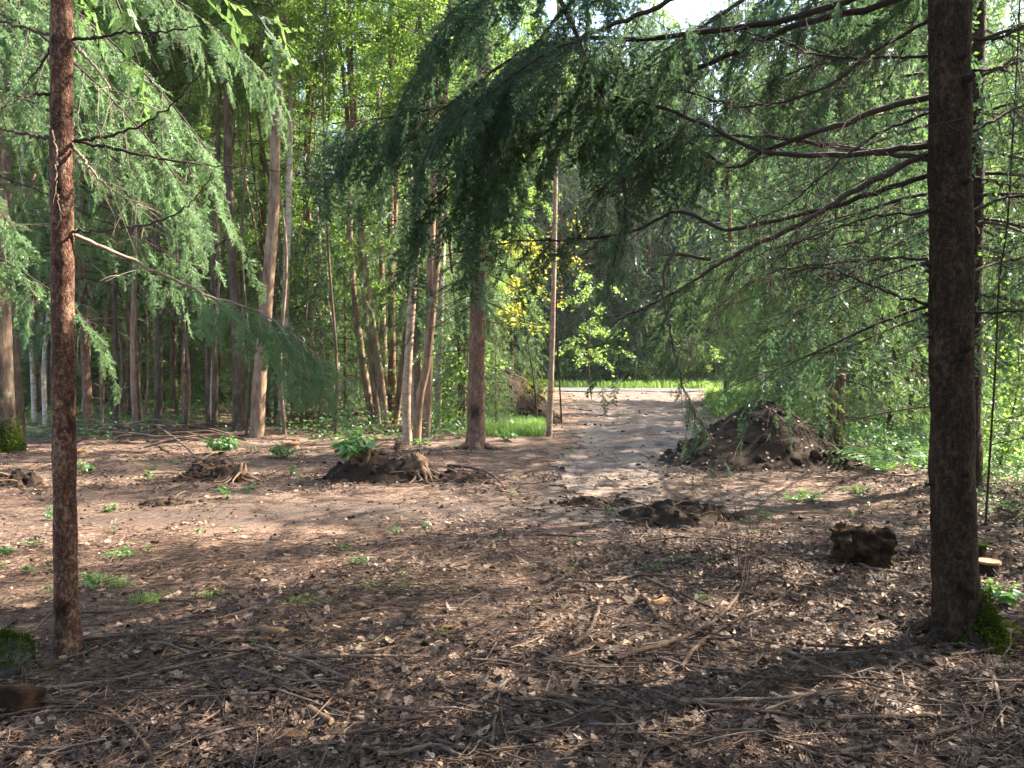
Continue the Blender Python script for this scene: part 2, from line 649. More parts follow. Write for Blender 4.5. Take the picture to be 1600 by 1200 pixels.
def bark_birch(name, white=(.46, .41, .36), dark=(.05, .04, .035), tan=(.30, .20, .13)):
    k = NT(name)
    band = k.noise(11, 6, .75, stretch=(.8, .8, 1.3))
    fine = k.noise(40, 4, .6, stretch=(.4, .4, 2.2))
    c = k.ramp(band, [(.30, dark), (.40, tan), (.56, white), (.75, tuple(x * .85 for x in white))])
    c = k.mix(k.ramp(fine, [(.55, (0, 0, 0)), (.68, (.7, .7, .7))]), c, dark)
    k.principled(c, .75, k.bump(fine, .5, .006), .2)
    return k.mat


def bark_plain(name, dark, mid, pale, lich=None):
    k = NT(name)
    n1 = k.noise(16, 5, .65, stretch=(1, 1, .22))
    n2 = k.noise(2.2, 3, .6)
    c = k.ramp(k.math('ADD', k.math('MULTIPLY', n1, .65), k.math('MULTIPLY', n2, .35)), [(.32, dark), (.5, mid), (.68, pale)])
    if lich:
        c = k.mix(k.ramp(k.noise(6, 5, .7), [(.55, (0, 0, 0)), (.66, (.65, .65, .65))]), c, lich)
    k.principled(c, .88, k.bump(n1, .8, .012), .15)
    return k.mat


def tinted(name, stops, rough=.8, spec=.2, noise_amt=.3, nscale=30, bump=0., trans=0.):
    """solid things whose pieces each carry their own tint"""
    k = NT(name)
    f = k.math('ADD', k.math('MULTIPLY', k.attr(), 1 - noise_amt), k.math('MULTIPLY', k.noise(nscale, 4), noise_amt))
    c = k.ramp(f, stops)
    k.principled(c, rough, k.bump(k.noise(nscale * 1.7, 4), bump, .01) if bump else None, spec)
    return k.mat


M = {}
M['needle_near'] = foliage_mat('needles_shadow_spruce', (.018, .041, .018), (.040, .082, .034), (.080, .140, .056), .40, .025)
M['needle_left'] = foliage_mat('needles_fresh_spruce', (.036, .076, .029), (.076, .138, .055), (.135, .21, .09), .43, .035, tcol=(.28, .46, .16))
M['needle_mid'] = foliage_mat('needles_wood_spruce', (.021, .046, .018), (.047, .088, .032), (.092, .15, .050), .45, .03, tcol=(.24, .40, .10), rand=True)
M['needle_far'] = foliage_mat('needles_distant_spruce', (.028, .062, .032), (.058, .108, .054), (.10, .165, .075), .4, .03, rand=True)
M['leaf_green'] = foliage_mat('broad_leaf_green', (.038, .080, .018), (.070, .135, .028), (.12, .20, .045), .55, .03, tcol=(.36, .56, .08), rand=True)
M['leaf_yellow'] = foliage_mat('broad_leaf_yellow', (.08, .13, .02), (.19, .22, .03), (.40, .36, .05), .5, .03, tcol=(.75, .68, .06))
M['herb'] = foliage_mat('herb_leaf', (.036, .085, .022), (.068, .145, .038), (.13, .23, .065), .4, .05, tcol=(.28, .55, .08))
M['grass'] = foliage_mat('grass_blade', (.06, .12, .025), (.11, .20, .04), (.22, .30, .09), .4, .03, tcol=(.34, .55, .1))
M['moss'] = foliage_mat('moss_tuft', (.013, .024, .003), (.030, .050, .006), (.065, .085, .013), .2, .0)
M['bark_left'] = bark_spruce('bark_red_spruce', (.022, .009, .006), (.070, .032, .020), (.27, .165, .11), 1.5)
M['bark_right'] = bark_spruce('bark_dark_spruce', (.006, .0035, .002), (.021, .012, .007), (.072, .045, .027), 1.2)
M['bark_mid'] = bark_spruce('bark_brown_spruce', (.055, .028, .018), (.13, .072, .046), (.25, .16, .11), .6)
M['bark_wood'] = bark_plain('bark_wood_tree', (.024, .016, .011), (.066, .044, .030), (.135, .098, .07), (.12, .125, .085))
M['bark_alder'] = bark_plain('bark_alder', (.06, .038, .025), (.17, .11, .072), (.32, .225, .155))
M['bark_birch'] = bark_birch('bark_birch')
M['bark_pinkbirch'] = bark_birch('bark_young_birch', (.34, .235, .165), (.05, .033, .025), (.20, .12, .078))
M['twig'] = tinted('dead_twig', [(.1, (.018, .012, .009)), (.5, (.046, .031, .023)), (.95, (.14, .10, .078))], .85)
M['twig_pale'] = tinted('pale_dead_twig', [(.1, (.10, .07, .05)), (.6, (.26, .19, .14)), (.95, (.42, .34, .27))], .85)
M['stick'] = tinted('fallen_stick', [(.0, (.022, .012, .008)), (.45, (.070, .042, .029)), (.8, (.175, .125, .094)), (1, (.34, .28, .23))], .85, .2, .45, 60, .9)
M['litter_leaf'] = tinted('leaf_litter', [(.0, (.022, .014, .010)), (.3, (.060, .036, .025)), (.62, (.158, .097, .064)), (.88, (.29, .20, .14)), (.95, (.43, .34, .27)), (1, (.40, .17, .05))], .65, .3, .18, 60)
M['litter_twig'] = tinted('twig_litter', [(.0, (.022, .013, .009)), (.5, (.085, .052, .036)), (.9, (.22, .155, .115)), (1, (.33, .26, .2))], .8)
M['chip'] = tinted('fresh_wood', [(.0, (.10, .045, .02)), (.5, (.24, .13, .06)), (1, (.42, .28, .15))], .8, .2, .4, 25, .4)
M['soil'] = tinted('dark_soil', [(.2, (.010, .007, .005)), (.5, (.026, .017, .012)), (.8, (.060, .040, .030))], .95, .1, .6, 9, .8)
M['root'] = tinted('torn_root_wood', [(.1, (.030, .017, .010)), (.5, (.095, .055, .034)), (.95, (.25, .165, .105))], .85, .2, .5, 25, .6)
M['rot'] = tinted('rotten_wood', [(.28, (.006, .004, .003)), (.5, (.026, .014, .008)), (.75, (.11, .066, .034))], .95, .08, .8, 11, 1.)
M['stone'] = tinted('grey_stone', [(.2, (.016, .015, .012)), (.8, (.065, .06, .05))], .85, .3, .8, 8, .8)


def ground_mat():
    k = NT('forest_floor')
    co = k.obj()
    big = k.noise(.55, 4, .6)
    med = k.noise(3.2, 6, .65)
    fine = k.noise(34, 8, .72)
    grit = k.noise(120, 4, .7)
    mud = k.attr('tint')
    f = k.math('ADD', k.math('ADD', k.math('MULTIPLY', med, .3), k.math('MULTIPLY', fine, .4)), k.math('MULTIPLY', grit, .3))
    litter = k.ramp(f, [(.38, (.009, .005, .004)), (.47, (.050, .029, .020)), (.54, (.155, .098, .069)), (.64, (.34, .25, .195))])
    rust = k.ramp(f, [(.36, (.032, .016, .009)), (.5, (.125, .070, .045)), (.64, (.33, .22, .155))])
    c = k.mix(k.ramp(big, [(.42, (0, 0, 0)), (.6, (.8, .8, .8))]), litter, rust)
    soil = k.ramp(f, [(.38, (.010, .006, .005)), (.5, (.038, .024, .018)), (.62, (.12, .080, .062))])
    mm = k.ramp(k.math('ADD', mud, k.math('MULTIPLY', k.math('SUBTRACT', med, .5), 1.2)), [(.35, (0, 0, 0)), (.7, (1, 1, 1))])
    c = k.mix(mm, c, soil)
    moss = k.ramp(k.math('ADD', k.math('MULTIPLY', k.noise(1.3, 5, .7), .7), k.math('MULTIPLY', fine, .3)), [(.57, (0, 0, 0)), (.66, (.55, .55, .55))])
    moss = k.math('MULTIPLY', moss, k.math('SUBTRACT', 1.0, mm))
    c = k.mix(moss, c, (.085, .095, .025))
    h = k.math('ADD', k.math('MULTIPLY', fine, .8), k.math('MULTIPLY', grit, .3))
    rough = k.math('SUBTRACT', .85, k.math('MULTIPLY', mm, .22))
    k.principled(c, rough, k.bump(h, 1., .03), .3)
    return k.mat


def track_mat():
    k = NT('wet_mud')
    fine = k.noise(26, 8, .72)
    med = k.noise(2.4, 6, .65)
    edge = k.attr('tint')
    f = k.math('ADD', k.math('MULTIPLY', med, .45), k.math('MULTIPLY', fine, .55))
    c = k.ramp(f, [(.34, (.018, .012, .009)), (.46, (.072, .043, .031)), (.57, (.155, .100, .075)), (.70, (.28, .20, .155))])
    lit = k.ramp(f, [(.30, (.020, .013, .009)), (.44, (.075, .046, .032)), (.56, (.16, .105, .075)), (.70, (.29, .21, .16))])
    c = k.mix(k.ramp(k.math('ADD', edge, k.math('MULTIPLY', k.math('SUBTRACT', k.noise(3.5, 5, .7), .5), 1.6)), [(.3, (0, 0, 0)), (.75, (1, 1, 1))]), lit, c)
    wet = k.ramp(k.noise(.9, 4, .6), [(.42, (1, 1, 1)), (.6, (0, 0, 0))])
    rough = k.math('SUBTRACT', .8, k.math('MULTIPLY', wet, .38))
    k.principled(c, rough, k.bump(f, 1., .05), .5)
    return k.mat


def road_mat():
    k = NT('gravel_road')
    f = k.math('ADD', k.math('MULTIPLY', k.noise(1.1, 4), .5), k.math('MULTIPLY', k.noise(60, 4), .5))
    c = k.ramp(f, [(.35, (.050, .049, .050)), (.65, (.115, .112, .114))])
    k.principled(c, .5, k.bump(k.noise(60, 4), .5, .01), .5)
    return k.mat


M['ground'] = ground_mat()
M['track'] = track_mat()
M['road'] = road_mat()
# ------------------------------------------------------------ the setting
def axis_coords(lo, hi, step, far_lo, far_hi, grow=1.16):
    a = list(np.arange(lo, hi + 1e-6, step))
    s = step
    while a[-1] < far_hi:
        s *= grow
        a.append(a[-1] + s)
    s = step
    while a[0] > far_lo:
        s *= grow
        a.insert(0, a[0] - s)
    return np.array(a)


def sheet(xs, ys, z, mask, mb, tint):
    X, Y = np.meshgrid(xs, ys)
    Z = z(X, Y)
    i = np.arange(X.size).reshape(X.shape)
    q = np.stack([i[:-1, :-1], i[:-1, 1:], i[1:, 1:], i[1:, :-1]], -1).reshape(-1, 4)
    if mask is not None:
        cx = ((X[:-1, :-1] + X[1:, 1:]) / 2).ravel()
        cy = ((Y[:-1, :-1] + Y[1:, 1:]) / 2).ravel()
        q = q[mask(cx, cy)]
    mb.add(np.stack([X, Y, Z], -1).reshape(-1, 3), q, 0, tint(X, Y).ravel())


xs = axis_coords(-7, 7, .055, -420, 420)
ys = axis_coords(1.2, 15.5, .055, -60, 520, 1.06)
mb = MB()
sheet(xs, ys, hgt, None, mb, mud_mask)
tag(mb.build('ground', M['ground']), 'brown forest floor of needles, leaves and bare soil', 'ground', kind='structure')

mb = MB()
xt = np.arange(-.5, 11, .09)
yt = np.arange(8.6, 37.2, .09)
sheet(xt, yt, lambda x, y: hgt(x, y) + .012 + .04 * fbm(p3(x, y, 2.6), 4, 31) * (np.abs(x - track_mid(y)) < track_half(y) * .9),
      lambda x, y: np.abs(x - track_mid(y)) < track_half(y) * (.95 + .45 * fbm(p3(x, y, 1.1), 5, 12)) - .6 * np.clip((10.8 - y) / 1.8, 0, 1), mb,
      lambda x, y: np.clip(1.5 - 1.5 * np.abs(x - track_mid(y)) / track_half(y), 0, 1) * np.clip((y - 9.5) / 4.5, 0, 1))
tag(mb.build('muddy_track', M['track']), 'wet churned muddy track leading from the clearing to the road', 'track', kind='structure')

mb = MB()
xr = np.linspace(-60, 70, 131)
yr = np.array([37.0, 37.6, 38.5, 39.5, 40.4, 41.0])
sheet(xr, yr, lambda x, y: hgt(x, y) + .05 + .04 * np.clip(1 - np.abs(y - 39) / 2, 0, 1), None, mb, lambda x, y: x * 0 + .5)
tag(mb.build('road', M['road']), 'pale grey gravel road crossing beyond the clearing', 'road', kind='structure')


# ---------------------------------------------------------------- litter
def scatter(n, d0, d1, rng, power=1.0, pad=1.12, pxlo=-320, pxhi=1920):
    """points on the ground in the wedge of floor in front of the camera, denser close by"""
    d = d0 + (d1 - d0) * rng.random(n) ** power
    px = rng.uniform(pxlo, pxhi, n)
    x = (px - 800) / FPX * d * pad
    return x, d


rng = np.random.default_rng(21)
mb = MB()
for n, d0, d1, pw, smin, smax in ((38000, 2.7, 6.6, 1.15, .02, .062), (18500, 5.5, 11, 1.0, .024, .06), (9000, 10, 30, 1.0, .045, .08), (39000, 2.7, 6.5, 1.1, .008, .022), (75000, 5.5, 14, 1.0, .014, .04)):
    x, y = scatter(n, d0, d1, rng, pw)
    clump = fbm(p3(x, y, .8), 3, 41)
    shade = np.clip((x + .6) / 2.0 + (5.2 - y) / 1.6, 0, 1)       # thicker under the trees at the right and close by
    keep = rng.random(n) < np.clip(.38 + .8 * clump + .45 * shade - .7 * mud_mask(x, y) * (y > 7) * (1 - .8 * (y > 10)), .05, 1)
    x, y = x[keep], y[keep]
    m = len(x)
    z = hgt(x, y) + rng.uniform(.002, .03, m) * np.where(y < 9, 1, .6)
    nr = np.stack([rng.normal(size=m) * .38, rng.normal(size=m) * .38, np.ones(m)], -1)
    tint = np.clip(.36 + .26 * rng.normal(size=m) + .12 * clump[keep], .02, .92)
    tint[rng.random(m) < .06] = rng.uniform(.86, .96)
    tint[rng.random(m) < .012] = 1.0
    litter_leaves(mb, np.stack([x, y, z], -1), nr, smin + (smax * 1.25 - smin) * rng.random(m) ** 1.6, rng, tint)
tag(mb.build('fallen_leaves', M['litter_leaf'], smooth=False), 'dry fallen leaves strewn over the forest floor', 'leaves', kind='stuff')

mb = MB()
for n, d0, d1, lo, hi, r0, r1 in ((39000, 2.7, 6.5, .03, .18, .0007, .002), (5400, 2.7, 7.0, .15, .45, .0014, .0036), (17000, 5.5, 13, .05, .26, .0012, .003), (1200, 9, 16, .2, .7, .003, .007)):
    x, y = scatter(n, d0, d1, rng, 1.1)
    keep = rng.random(n) < np.clip(.75 + .4 * fbm(p3(x, y, 1.1), 3, 77) - .5 * mud_mask(x, y), .1, 1)
    x, y = x[keep], y[keep]
    m = len(x)
    a = rng.uniform(0, 2 * np.pi, m)
    l = rng.uniform(lo, hi, m)
    u = np.linspace(-.5, .5, 4)[None, :]
    bend = rng.normal(size=m)[:, None] * .22
    X = x[:, None] + l[:, None] * (np.cos(a)[:, None] * u - np.sin(a)[:, None] * bend * u * u)
    Y = y[:, None] + l[:, None] * (np.sin(a)[:, None] * u + np.cos(a)[:, None] * bend * u * u)
    Z = hgt(X, Y) + rng.uniform(.008, .055, m)[:, None] + u * l[:, None] * rng.normal(size=m)[:, None] * .16
    tubes(mb, np.stack([X, Y, Z], -1), rng.uniform(r0, r1, m)[:, None] * np.array([1, 1, .85, .6])[None], 3, 0, np.clip(rng.normal(.45, .25, m), 0, 1))
tag(mb.build('twig_litter', M['litter_twig']), 'fine dead twigs and needles littering the forest floor', 'twigs', kind='stuff')

# small crumbs of soil where the floor is churned
mb = MB()


def lump_template(seed, nu=7, nv=9, amp=.55):
    th = np.linspace(0, np.pi, nu)
    ph = np.linspace(0, 2 * np.pi, nv, endpoint=False)
    T, F = np.meshgrid(th, ph, indexing='ij')
    d = np.stack([np.sin(T) * np.cos(F), np.sin(T) * np.sin(F), np.cos(T)], -1)
    r = 1 + amp * fbm(d * 1.6 + seed * 3.1, 3, seed)
    V = (d * r[..., None]).reshape(-1, 3)
    V[:nv] = V[:nv].mean(0)
    V[-nv:] = V[-nv:].mean(0)
    i = np.arange(nu * nv).reshape(nu, nv)
    nx = np.roll(i, -1, 1)
    q = np.stack([i[:-1], nx[:-1], nx[1:], i[1:]], -1).reshape(-1, 4)[:, ::-1]
    return V, q


LUMPS = [lump_template(s) for s in range(6)]


def lumps(mb, pos, size, rng, mat=0, tint=.5, flat=.7):
    pos = np.asarray(pos, float)
    n = len(pos)
    k = rng.integers(0, 6, n)
    sc = np.broadcast_to(np.asarray(size, float), (n,))
    tn = np.broadcast_to(np.asarray(tint, float), (n,))
    for v in range(6):
        w = np.where(k == v)[0]
        if len(w) == 0:
            continue
        V, q = LUMPS[v]
        a = rng.uniform(0, 6.28, len(w))
        ca, sa = np.cos(a)[:, None], np.sin(a)[:, None]
        s3 = sc[w][:, None] * rng.uniform(.7, 1.3, (len(w), 3))
        X = V[None] * s3[:, None, :]
        X = np.stack([X[..., 0] * ca - X[..., 1] * sa, X[..., 0] * sa + X[..., 1] * ca, X[..., 2] * flat], -1) + pos[w][:, None]
        mb.add(X.reshape(-1, 3), (np.arange(len(w))[:, None, None] * len(V) + q[None]).reshape(-1, 4), mat, np.repeat(tn[w], len(V)))


def big_lump(mb, c, size, seed, amp=.5, mat=0, nu=26, nv=34, freq=1.5, tint=.5, cube=False):
    th = np.linspace(0, np.pi, nu)
    ph = np.linspace(0, 2 * np.pi, nv, endpoint=False)
    T, F = np.meshgrid(th, ph, indexing='ij')
    d = np.stack([np.sin(T) * np.cos(F), np.sin(T) * np.sin(F), np.cos(T)], -1)
    r = 1 + amp * fbm(d * freq + seed * 1.7, 5, seed) + amp * .35 * fbm(d * freq * 5, 3, seed + 3)
    if cube:
        r = (1 + .12 * fbm(d * 4 + seed, 3, seed)) / np.abs(d @ np.array([[.9, .35, .1], [-.35, .9, .2], [0, -.2, .95]])).max(-1) ** .9 * .85
    V = d * r[..., None]
    V[0], V[-1] = V[0].mean(0), V[-1].mean(0)
    V = V.reshape(-1, 3) * np.asarray(size) + np.asarray(c)
    i = np.arange(nu * nv).reshape(nu, nv)
    nx = np.roll(i, -1, 1)
    mb.add(V, np.stack([i[:-1], nx[:-1], nx[1:], i[1:]], -1).reshape(-1, 4)[:, ::-1], mat, tint)


x, y = scatter(15000, 6.6, 17, rng, 1.0)
keep = rng.random(len(x)) < mud_mask(x, y) ** 1.5 * np.clip(.55 + .9 * fbm(p3(x, y, 1.2), 3, 8), 0, 1)
x, y = x[keep], y[keep]
lumps(mb, np.stack([x, y, hgt(x, y) + .004], -1), (.003 + .026 * rng.random(len(x)) ** 6), rng, 0, rng.uniform(.2, .9, len(x)))
x, y = scatter(2600, 10, 34, rng, 1.0, pxlo=700, pxhi=1200)
keep = rng.random(len(x)) < (np.abs(x - track_mid(y)) < track_half(y)) * np.clip(.4 + 1.2 * fbm(p3(x, y, 1.0), 3, 18), 0, 1)
x, y = x[keep], y[keep]
lumps(mb, np.stack([x, y, hgt(x, y) + .02], -1), (.005 + .05 * rng.random(len(x)) ** 6), rng, 0, rng.uniform(.5, 1, len(x)), .5)
tag(mb.build('soil_crumbs', M['soil']), 'loose crumbs of dark soil on the churned floor', 'soil', kind='stuff')


# ------------------------------------------------------------ soil mounds
def clod_cover(mb, fz, xr, yr, n, rng, lo, hi, ok):
    x = rng.uniform(*xr, n)
    y = rng.uniform(*yr, n)
    k = ok(x, y)
    x, y = x[k], y[k]
    lumps(mb, np.stack([x, y, fz(x, y)], -1), lo + (hi - lo) * rng.random(len(x)) ** 5, rng, 0, rng.uniform(.1, .85, len(x)))
    return x, y


def mound(name, fz, xr, yr, step, rng, clods, root, extra=None):
    xs, ys = np.arange(*xr, step), np.arange(*yr, step)
    X, Y = np.meshgrid(xs, ys)
    mb = MB()

    def full(x, y):
        b = fz(x, y)
        n = .07 * fbm(p3(x, y, 1.5), 4, 61) + .035 * fbm(p3(x, y, 7.), 3, 66)
        return hgt(x, y) - .06 + b + n * np.clip(b * 3, 0, 1)
    sheet(xs, ys, full, lambda x, y: fz(x, y) > .012, mb, lambda x, y: np.clip(.42 + .5 * fbm(p3(x, y, 2.5), 3, 71), 0, 1))
    clod_cover(mb, full, (xr[0], xr[1]), (yr[0], yr[1]), clods, rng, .012, .095, lambda x, y: fz(x, y) > .03)
    if extra:
        extra(mb, full)
    part(mb, 'soil', M['soil'], root)
    return full


def f_right(x, y):
    prof = np.interp(x, [2.25, 2.6, 3.0, 3.35, 3.7, 4.0, 4.35, 4.75, 5.1, 5.4], [0, .16, .42, .68, .88, 1.0, .90, .60, .24, 0])
    c = 12.4 + .25 * (x - 4)
    w = np.where(y < c, 1.75, 2.0)
    u = np.clip(np.abs(y - c) / w, 0, 1)
    return prof * (.5 + .5 * np.cos(np.pi * u)) ** .8


rng = np.random.default_rng(5)
root = empty('dirt_mound', (3.9, 12.3, 0), 'big dark brown soil mound dotted with pale leaves right of the muddy track', 'dirt mound')
full = mound('dirt_mound', f_right, (2.1, 5.5), (10.2, 14.8), .045, rng, 600, root)
mb = MB()
x, y = rng.uniform(2.4, 5.2, 130), rng.uniform(10.6, 13, 130)
k = f_right(x, y) > .05
leaves(mb, np.stack([x, y, full(x, y) + .025], -1)[k], np.stack([rng.normal(size=130) * .3, -.6 + rng.normal(size=130) * .3, np.ones(130)], -1)[k], .055, rng, 0, rng.uniform(.55, .95, k.sum()), aspect=.8)
part(mb, 'leaves', M['litter_leaf'], root)
for _ in range(15):
    mb = MB()
    x, y = rng.uniform(2.6, 5.1), rng.uniform(10.7, 12.6)
    a = rng.uniform(0, 6.28)
    l = rng.uniform(.15, .7)
    t = np.linspace(0, 1, 6)
    X, Y = x + np.cos(a) * l * t, y + np.sin(a) * l * t
    Z = full(X, Y) + .02 + .18 * l * np.sin(t * 3) * rng.random()
    tubes(mb, np.stack([X, Y, Z], -1), np.linspace(.007, .003, 6) * rng.uniform(.6, 1.3), 4, 0, rng.uniform(.2, .9))
    part(mb, 'root', M['root'], root)


def f_left(x, y):
    prof = np.interp(x, [-1.9, -1.3, -.7, -.2, .3, .7, 1.05, 1.35], [0, .7, 1.25, 1.5, 1.15, .75, .35, 0])
    u = np.clip(np.abs(y - 20.6) / 2.1, 0, 1)
    return prof * (.5 + .5 * np.cos(np.pi * u)) ** .8


root = empty('dirt_mound', (-.2, 20.6, 0), 'heap of grey brown soil and roots behind the slim birch left of the track', 'dirt mound')
full = mound('dirt_mound', f_left, (-2.2, 1.6), (18, 23), .07, rng, 800, root)
for _ in range(26):
    mb = MB()
    x, y = rng.uniform(-1.2, 1.2), rng.uniform(18.7, 20.6)
    a, l = rng.uniform(0, 6.28), rng.uniform(.2, .8)
    t = np.linspace(0, 1, 6)
    X, Y = x + np.cos(a) * l * t, y + np.sin(a) * l * t
    tubes(mb, np.stack([X, Y, full(X, Y) + .02 + .35 * l * np.sin(t * 3) * rng.random()], -1), np.linspace(.016, .006, 6) * rng.uniform(.6, 1.3), 4, 0, rng.uniform(.2, .9))
    part(mb, 'root', M['root'], root)


# smaller heaps of turned up soil
def soil_heap(px, py, wpx, hpx, label, seed, roots=14, name='soil_heap', grass=False):
    rng = np.random.default_rng(seed)
    g = G(px, py)
    w = wpx * g[1] / FPX
    h = .8 * hpx * g[1] / FPX
    root = empty(name, g, label, 'soil heap')

    def fz(x, y):
        r = np.hypot((x - g[0]) / (w * .5), (y - g[1] - w * .18) / (w * .34))
        return h * np.clip(1.05 - r ** 1.6 + .8 * fbm(p3(x, y, 4 / max(w, .4)), 4, seed), 0, 1.5) * (r < 1.15)
    mb = MB()
    xs, ys = np.arange(g[0] - w * .62, g[0] + w * .62, w / 60), np.arange(g[1] - w * .35, g[1] + w * .7, w / 60)
    full = lambda x, y: hgt(x, y) - .02 + fz(x, y) + .05 * fbm(p3(x, y, 11), 3, seed) * np.clip(fz(x, y) * 12, 0, 1)
    sheet(xs, ys, full, lambda x, y: fz(x, y) > .004, mb, lambda x, y: np.clip(.35 + .5 * fbm(p3(x, y, 5), 3, seed), 0, 1))
    clod_cover(mb, full, (xs[0], xs[-1]), (ys[0], ys[-1]), 330, rng, .008, .06, lambda x, y: fz(x, y) > .01)
    x, y = clod_cover(mb, lambda x, y: hgt(x, y), (g[0] - w * .9, g[0] + w * .9), (g[1] - w * .5, g[1] + w * .6), 160, rng, .005, .028, lambda x, y: fz(x, y) <= .01)
    part(mb, 'soil', M['soil'], root)
    if roots:
        for _ in range(roots):
            mb = MB()
            x, y = g[0] + rng.normal() * w * .22, g[1] + rng.uniform(-.1, .35) * w
            a, l = rng.uniform(0, 6.28), rng.uniform(.15, .55)
            t = np.linspace(0, 1, 6)
            X = x + np.cos(a) * l * t
            Y = y + np.sin(a) * l * t
            up = rng.uniform(0, .7)
            Z = full(np.array([x]), np.array([y]))[0] + l * (up * t - .7 * up * t * t) + .01 * rng.normal(size=6)
            tubes(mb, np.stack([X, Y, np.maximum(Z, hgt(X, Y) + .005)], -1), np.linspace(.009, .003, 6) * rng.uniform(.5, 1.4), 4, 0, rng.uniform(.1, .8))
            part(mb, 'root', M['root'], root)
    return full


soil_heap(318, 752, 120, 42, 'dark clod heap with torn roots beside the green bush at the left wood edge', 81, 30)
H1 = soil_heap(590, 752, 190, 40, 'black soil bank under the stump that carries a leafy green plant', 82, 16)
soil_heap(1068, 818, 200, 34, 'black churned clods heaped in the middle of the clearing below the soil mound', 83, 22)
soil_heap(930, 792, 150, 16, 'low brown lump of turned soil left of the black clods', 84, 10)
soil_heap(720, 752, 130, 14, 'flat spread of dark crumbly soil below the spruce with spreading roots', 85, 10)
soil_heap(250, 790, 110, 10, 'thin smear of dark mud between bare soil patches at left', 86, 4)
soil_heap(20, 760, 80, 30, 'dark soil hump at the left edge before the mossy trunk', 87, 8)
soil_heap(1310, 722, 110, 22, 'dark earth and dead grass at the right foot of the big soil mound', 88, 24)
# ---------------------------------------------------- spruce crowns (kinds)
def limb_curve(z, az, L, rise, droop, tip, rng, n=9, org=(0, 0)):
    u = np.linspace(0, 1, n)
    bow = rng.normal() * .12
    x = L * u
    s = bow * L * u * u
    return np.stack([org[0] + np.cos(az) * x - np.sin(az) * s, org[1] + np.sin(az) * x + np.cos(az) * s,
                     z + L * (rise * u + droop * u * u + tip * u ** 4)], -1)


def spruce_crown(seed, H, z0, Rmax, lod_split=6.0, dens=1.0, dead0=.8, whorl=.42, dead=True, low_lod=1, tr=.12, foliage_frac=.2):
    """wood + foliage of a spruce crown about the axis x=y=0 standing on z=0"""
    rng = np.random.default_rng(seed)
    wood, leaf = MB(), MB()
    z = z0
    while z < H - .3:
        f = (H - z) / (H - z0)
        L0 = Rmax * min(1.0, 1.25 * f) ** .75 * (.75 + .25 * min(1, (z - z0) / 1.5 + .3))
        nb = rng.integers(4, 6)
        a0 = rng.uniform(0, 6.28)
        for b in range(nb):
            L = max(.35, L0 * rng.uniform(.72, 1.12))
            rise = -.12 + .55 * (1 - f)
            c = limb_curve(z + rng.normal() * .08, a0 + b * 6.28 / nb + rng.normal() * .25, L, rise, -.42 * f - .05, .22, rng)
            rr = np.linspace(.008 + .007 * L, .003, 9)
            tubes(wood, c, rr, 4 if z < lod_split else 3, 0, rng.uniform(.2, .8))
            lod = low_lod if z < lod_split else min(3, low_lod + 1)
            g = 1.0 if z < lod_split else 1.5
            leafy_branch(wood, leaf, c, .01, rng, t0=foliage_frac, lod=lod, side_len=.46 * L + .14, side_gap=.22 * g / dens, spray=.44 * (1.25 if z > lod_split else 1),
                         spray_gap=.15 * g / dens, hang=.9, twig_wood=(z < lod_split))
        z += whorl * rng.uniform(.8, 1.2) * (1.0 if z < lod_split else 1.35)
    if dead:
        z = dead0
        while z < z0 + 1.0:
            for b in range(rng.integers(2, 4)):
                L = rng.uniform(.5, .75 * Rmax + .3)
                c = limb_curve(z, rng.uniform(0, 6.28), L, rng.uniform(-.15, .12), -.3, .1, rng)
                tubes(wood, c, np.linspace(.005 + .004 * L, .002, 9), 3, 0, rng.uniform(.2, .9))
                bare_twigs(wood, c, rng, int(10 * L) + 3, .38, .0026, .15, .6, 0, 2)
            z += rng.uniform(.22, .42)
    return wood, leaf


def broad_crown(seed, H, Rmax, n_leaf, size=.062, rng=None):
    """limbs and leaf clumps of a birch or alder about x=y=0, from z=0 up to H"""
    rng = np.random.default_rng(seed)
    wood, leaf = MB(), MB()
    pts, w = [], []
    nl = int(H * 4.2)
    for i in range(nl):
        z = H * (i + rng.random()) / nl * .97
        L = Rmax * (.35 + .85 * math.sin(math.pi * min(1, .15 + .8 * z / H))) * rng.uniform(.5, 1.15)
        c = limb_curve(z, rng.uniform(0, 6.28), L, rng.uniform(.25, .7), -.25, -.1, rng)
        tubes(wood, c, np.linspace(.006 + .006 * L, .002, 9), 3, 0, .5)
        for s in range(5):
            b, tg = along(c, [rng.uniform(.25, 1)])
            d = unit(tg[0] + rng.normal(size=3) * .8 + np.array([0, 0, -.15]))
            l = rng.uniform(.25, .7)
            u = np.linspace(0, 1, 5)[:, None]
            q = b[0] + d * l * u + np.array([0, 0, -.35]) * l * u * u
            tubes(wood, q, np.linspace(.004, .0015, 5), 3, 0, .5)
            pts.append(q)
    pts = np.array(pts)
    k = rng.integers(0, len(pts), n_leaf)
    t = rng.random(n_leaf) * 3.999
    i = t.astype(int)
    f = (t - i)[:, None]
    p = pts[k, i] * (1 - f) + pts[k, i + 1] * f + rng.normal(size=(n_leaf, 3)) * .07
    ct = np.clip(rng.normal(.5, .22, len(pts))[k] + rng.normal(size=n_leaf) * .15, 0, 1)
    leaves(leaf, p, np.stack([rng.normal(size=n_leaf) * .7, rng.normal(size=n_leaf) * .7, np.ones(n_leaf)], -1), size * rng.uniform(.6, 1.25, n_leaf), rng, 0, ct, droop=.5)
    return wood, leaf


